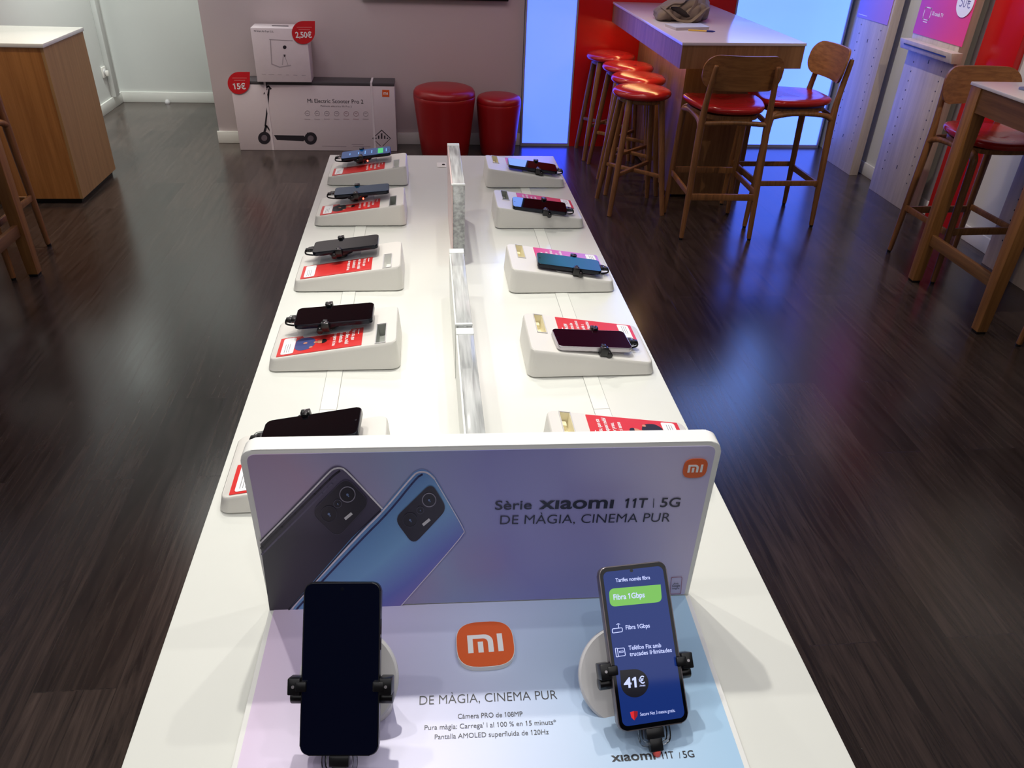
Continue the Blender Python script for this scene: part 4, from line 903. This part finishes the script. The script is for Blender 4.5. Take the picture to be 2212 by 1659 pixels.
for P in ([(-0.13, -0.11, 0.06), (-0.10, -0.14, 0.095), (-0.04, -0.13, 0.10), (0.0, -0.10, 0.145), (0.03, -0.09, 0.165), (0.045, -0.12, 0.14), (0.03, -0.15, 0.095), (0.0, -0.165, 0.055)],
          [(-0.15, -0.08, 0.075), (-0.12, -0.155, 0.055), (-0.07, -0.18, 0.02), (0.0, -0.185, 0.012), (0.04, -0.18, 0.035), (0.09, -0.155, 0.075), (0.12, -0.13, 0.085)]):
    obj('handle', tube(P, 0.0085, 10, 5, sq=(0.25, 1.3)), CANVAS, tb)
bm = new()
for k in range(4): merge(bm, lathe([(0.0001, 0), (0.004, 0.0), (0.0035, 0.003), (0.0001, 0.004)], 10, M=T(0.035 + k * 0.012, -0.055 + k * 0.020, 0.139 - k * 0.001)))
obj('studs', bm, mat('stud_metal', srgb(230, 215, 180), 0.2, metal=0.9), tb)
# notebook and pen
t = thing('notebook', 'small notebook with pale cover beside the tote bag', 'notebook', (1.486, 4.70, 1.0))
Q = [(-0.093, -0.103), (0.115, -0.045), (0.105, 0.090), (-0.115, 0.045)]
obj('pages', prism(Q, 0.001, 0.013), mat('paper_edge', srgb(200, 190, 190), 0.7), t)
obj('cover', prism([(x * 1.02, y * 1.02) for x, y in Q], 0.013, 0.0155, 0.0006), mat('notebook_cover', srgb(205, 212, 222), 0.4), t)
t = thing('pen', 'yellow ballpoint pen with blue cap in front of the notebook', 'pen', (1.52, 4.565, 1.0))
a, b = Vector((-0.062, 0.012, 0.006)), Vector((0.082, -0.018, 0.006))
obj('barrel', tube([a, a.lerp(b, 0.72)], 0.004, 12), mat('yellow_plastic', srgb(232, 190, 70), 0.3), t)
obj('cap', tube([a.lerp(b, 0.68), a.lerp(b, 0.9), b], [0.0048, 0.0046, 0.002], 12), mat('blue_plastic', srgb(30, 40, 130), 0.3), t)

# ================================================================== RIGHT AND LEFT HIGH TABLES, LEFT BAR
def high_table(lab, x0, x1, y0, y1, h=0.97):
    t = thing('high_table', lab, 'table', ((x0 + x1) / 2, (y0 + y1) / 2, 0)); a, b = (x1 - x0) / 2, (y1 - y0) / 2
    obj('tabletop', box(-a, a, -b, b, h - 0.014, h, 0.002), WHITE_TOP, t)
    m = new(); merge(m, box(-a + 0.012, a - 0.012, -b + 0.012, -b + 0.034, h - 0.12, h - 0.0145)); merge(m, box(-a + 0.012, a - 0.012, b - 0.034, b - 0.012, h - 0.12, h - 0.0145))
    merge(m, box(-a + 0.012, -a + 0.034, -b + 0.035, b - 0.035, h - 0.12, h - 0.0145)); merge(m, box(a - 0.034, a - 0.012, -b + 0.035, b - 0.035, h - 0.12, h - 0.0145))
    obj('apron', m, wood('oak_table_apron', srgb(104, 72, 42), srgb(140, 100, 60), 'y', 0.9), t)
    for sx in (-1, 1):
        for sy in (-1, 1):
            bo = [(sx * (a - 0.028) + dx * 0.024, sy * (b - 0.028) + dy * 0.024, 0.012) for dx, dy in ((-1, -1), (1, -1), (1, 1), (-1, 1))]
            to = [(sx * (a - 0.040) + dx * 0.036, sy * (b - 0.040) + dy * 0.036, h - 0.0146) for dx, dy in ((-1, -1), (1, -1), (1, 1), (-1, 1))]
            lg = obj('leg', hexa(bo, to, 0.003), wood('oak_table_leg', srgb(132, 88, 44), srgb(170, 118, 64), 'z', 1.2), t)
            obj('foot_pad', box(sx * (a - 0.028) - 0.02, sx * (a - 0.028) + 0.02, sy * (b - 0.028) - 0.02, sy * (b - 0.028) + 0.02, 0.0003, 0.012), BLACK_PL, lg)
    for sx in (-1, 1): obj('stretcher', bar((sx * (a - 0.032), -b + 0.05, 0.235), (sx * (a - 0.032), b - 0.05, 0.235), 0.022, 0.055), wood('oak_table_apron', None, None), t)
    return t
high_table('high oak table with white top at the right picture edge', 2.445, 2.98, 2.86, 3.465)
high_table('high oak table at the left picture edge, only one leg in view', -2.53, -1.845, 2.95, 3.645)
t = thing('tablet', 'corner of a pale blue device lying on the right-hand high table', 'device', T(2.70, 3.27, 0.97) @ RZ(20))
obj('body', prism(rrect(0.24, 0.17, 0.012), 0.0008, 0.010, 0.002), mat('blue_grey_shell', srgb(120, 130, 170), 0.4), t)
obj('screen', prism(rrect(0.225, 0.155, 0.008), 0.010, 0.0104), mat('tablet_screen', srgb(70, 80, 120), 0.1), t)

t = thing('service_bar', 'oak-clad bar unit with white top at the left picture edge', 'counter', (-2.25, 4.9, 0))
obj('worktop', box(-0.315, 0.262, -0.292, 0.295, 0.846, 0.866, 0.002), WHITE_TOP, t)
obj('front_panel', box(-0.310, 0.2385, -0.285, -0.262, 0.03, 0.846), wood('oak_bar_front', srgb(150, 96, 44), srgb(184, 126, 66), 'z', 0.8), t)
obj('side_panel', box(0.239, 0.255, -0.285, 0.288, 0.03, 0.846), wood('oak_bar_side', srgb(156, 120, 76), srgb(180, 142, 94), 'z', 0.8), t)
obj('carcass', box(-0.310, 0.238, -0.261, 0.28, 0.03, 0.845), BLACK_PL, t)
obj('plinth', box(-0.30, 0.235, -0.26, 0.27, 0.0, 0.03), BLACK_PL, t)

# ================================================================== CARTONS
SC = thing('scooter_carton', 'long pale carton for an electric scooter with a dark top, leaning against the back wall', 'box', (-0.77, 5.735, 0))
hw = 0.553
obj('carton', box(-hw, hw, 0.0, 0.175, 0.0008, 0.452, 0.002), BOXPAPER, SC)
obj('dark_lid', box(-hw - 0.001, hw + 0.001, -0.001, 0.176, 0.448, 0.470, 0.002), BOXDARK, SC)
for x in (-0.325, 0.395): 
    bm = box(x - 0.007, x + 0.007, -0.0025, -0.0012, 0.002, 0.4715); merge(bm, box(x - 0.007, x + 0.007, -0.0025, 0.176, 0.4702, 0.4715)); obj('white_strap', bm, mat('strap_plastic', srgb(226, 218, 222), 0.35), SC)
CF = SC.matrix_world.copy() if False else (T(-0.77, 5.735, 0) @ UP @ T(0, 0, 0.0004))
def on_carton(name, polys, m, z=0.0, par=SC, FM=CF): return obj(name, plate([pix(FM, p) for p in polys], z, z + 0.0006), m, par, world=True, M=FM)
DKP = mat('print_scooter_dark', srgb(38, 34, 42), 0.5); MDP = mat('print_scooter_grey', srgb(110, 100, 108), 0.5)
sc_ = on_carton('printed_scooter', stroke([(581, 192), (578, 230), (573, 272)], 3.4) + [[(592, 292), (598, 302), (655, 305), (662, 300), (656, 293)]] + stroke([(575, 272), (569, 293)], 5) + stroke([(576, 272), (587, 288)], 3) + stroke([(574, 190), (580, 186), (585, 192)], 3.5) + stroke([(576, 181), (577, 190)], 2.2) + stroke([(577, 192), (570, 203)], 2.0) + stroke([(580, 196), (578, 206)], 1.8) + stroke([(664, 288), (672, 288), (683, 297)], 3), DKP)
for wx, wy in ((571, 298), (671, 299)):
    on_carton('printed_wheel', [circ(13.5, 24, wx, wy)], DKP, 0.0003, sc_); on_carton('printed_hub', [circ(6.5, 16, wx, wy)], MDP, 0.0009, sc_)
obj('carton_lettering', write_px(CF, 'Mi Electric Scooter Pro 2', (664.5, 221.8), (785, 223.8), 8.5, bold=0.0, z=0.0006), DKP, SC, world=True, M=CF)
obj('carton_lettering', write_px(CF, 'Patinete eléctrico Mi Pro 2', (693, 230.5), (760, 232), 3.6, bold=0.0, z=0.0006), MDP, SC, world=True, M=CF)
for k in range(7):
    x = 664 + k * 21; on_carton('pictogram', stroke(circ(5.2, 16, x, 244.5 + k * 0.3), 0.8, True) + stroke([(x - 2.5, 244.5), (x + 2.5, 244.5)], 0.8) + stroke([(x - 6, 257), (x + 6, 257.3)], 0.9), mat('print_faint_red', srgb(170, 130, 140), 0.5) if k in (4, 5) else mat('print_faint', srgb(160, 148, 156), 0.5))
on_carton('carton_mark', [[(825.5, 194), (841, 194.5), (841, 209.5), (825.5, 209)]], ORANGE)
mm = Vector(to2(CF, 833.2, 202)); obj('mark_letters', plate([[(x + mm.x, y + mm.y) for x, y in p] for p in mi_mark(0.030, 0.016)], 0.0006, 0.0010), CARD_WHITE, SC, world=True, M=CF)
on_carton('striped_diamond', [[(x - 1.5, 297 - (10 - abs(x - 824.5) * 0.75) + 1), (x + 1.5, 297 - (10 - abs(x - 824.5) * 0.75) + 1), (x + 1.5, 300), (x - 1.5, 300)] for x in (812, 818, 824.5, 831, 837)] + stroke([(805, 299), (824.5, 281), (843.5, 299)], 1.6) + stroke([(805, 299), (822, 315)], 1.0) + stroke([(843.5, 299), (827, 315)], 1.0), DKP)
on_carton('small_print_line', stroke([(696, 315.5), (748, 316.5)], 1.0) + stroke([(760, 312), (785, 312.5)], 1.0) + stroke([(762, 316), (800, 317)], 1.0), mat('print_faint', None))
def price_tag(par, FM, cx_, cy_, rpx, big, bl, br, cap):
    pts = [(cx_ + rpx, cy_ - rpx)] + [(cx_ + rpx * math.cos(R_(a)), cy_ + rpx * math.sin(R_(a))) for a in range(0, 271, 9)]
    k = obj('price_tag', plate([pix(FM, pts)], 0.004, 0.0055), mat('price_tag_red', srgb(204, 32, 40), 0.4), par, world=True, M=FM)
    obj('tag_price', write_px(FM, big, bl, br, cap, bold=0.025, z=0.006), CARD_WHITE, k, world=True, M=FM)
    obj('tag_small_print', plate([pix(FM, p) for p in stroke([(cx_ - rpx * 0.55, cy_ - rpx * 0.45), (cx_ + rpx * 0.7, cy_ - rpx * 0.45)], 1.6) + stroke([(cx_ - rpx * 0.4, cy_ - rpx * 0.24), (cx_ + rpx * 0.55, cy_ - rpx * 0.24)], 1.4)], 0.0055, 0.006), mat('tag_pink_print', srgb(226, 120, 120), 0.5), k, world=True, M=FM)
price_tag(SC, CF, 516, 179, 24, '15€', (505, 192), (531.5, 192), 12)
AF = thing('fryer_carton', 'square white carton with a printed white appliance, standing on the scooter carton', 'box', T(-0.958, 5.80, 0.4718) @ RZ(1.5))
obj('carton', box(-0.180, 0.180, -0.093, 0.10, 0.0006, 0.338, 0.002), mat('carton_white', srgb(224, 214, 218), 0.45), AF)
obj('carry_handle', prism(rrect(0.11, 0.012, 0.005, 4), 0.338, 0.341, M=T(0.0, 0.0)), mat('handle_dark', srgb(40, 36, 40), 0.6), AF)
AFF = T(-0.958, 5.80, 0.4718) @ RZ(1.5) @ T(0, -0.093, 0) @ UP @ T(0, 0, 0.0004)
on_f = lambda n_, P_, m_, z_=0.0: on_carton(n_, P_, m_, z_, AF, AFF)
GL = mat('print_appliance_line', srgb(176, 166, 172), 0.5)
on_f('printed_appliance', stroke([(584, 86), (587, 138), (604, 145), (628, 141)], 2.2) + stroke([(582, 85), (632, 88)], 1.6) + stroke([(612, 118), (610, 140)], 1.5) + stroke([(614, 118), (622, 140)], 1.2), GL)
on_f('printed_dial', [circ(4, 16, 615, 102), [(613, 118), (617, 118), (616, 123), (614, 123)]], DKP, 0.0004)
on_f('carton_side_print', stroke([(566 + 0, 160), (574, 160.3)], 1) + stroke([(580, 160.5), (592, 161)], 1) + stroke([(600, 161), (608, 161.5)], 1) + stroke([(618, 161.8), (624, 162)], 1) + stroke([(634, 162), (642, 162.5)], 1) + stroke([(652, 162.8), (660, 163)], 1), GL)
obj('carton_lettering', write_px(AFF, 'Mi Smart Air Fryer 3.5L', (549, 68.8), (591, 70.2), 4.2, bold=0.0, z=0.0006), DKP, AF, world=True, M=AFF)
price_tag(AF, AFF, 655.5, 70, 25, '2,50€', (639, 81), (674, 81), 12)
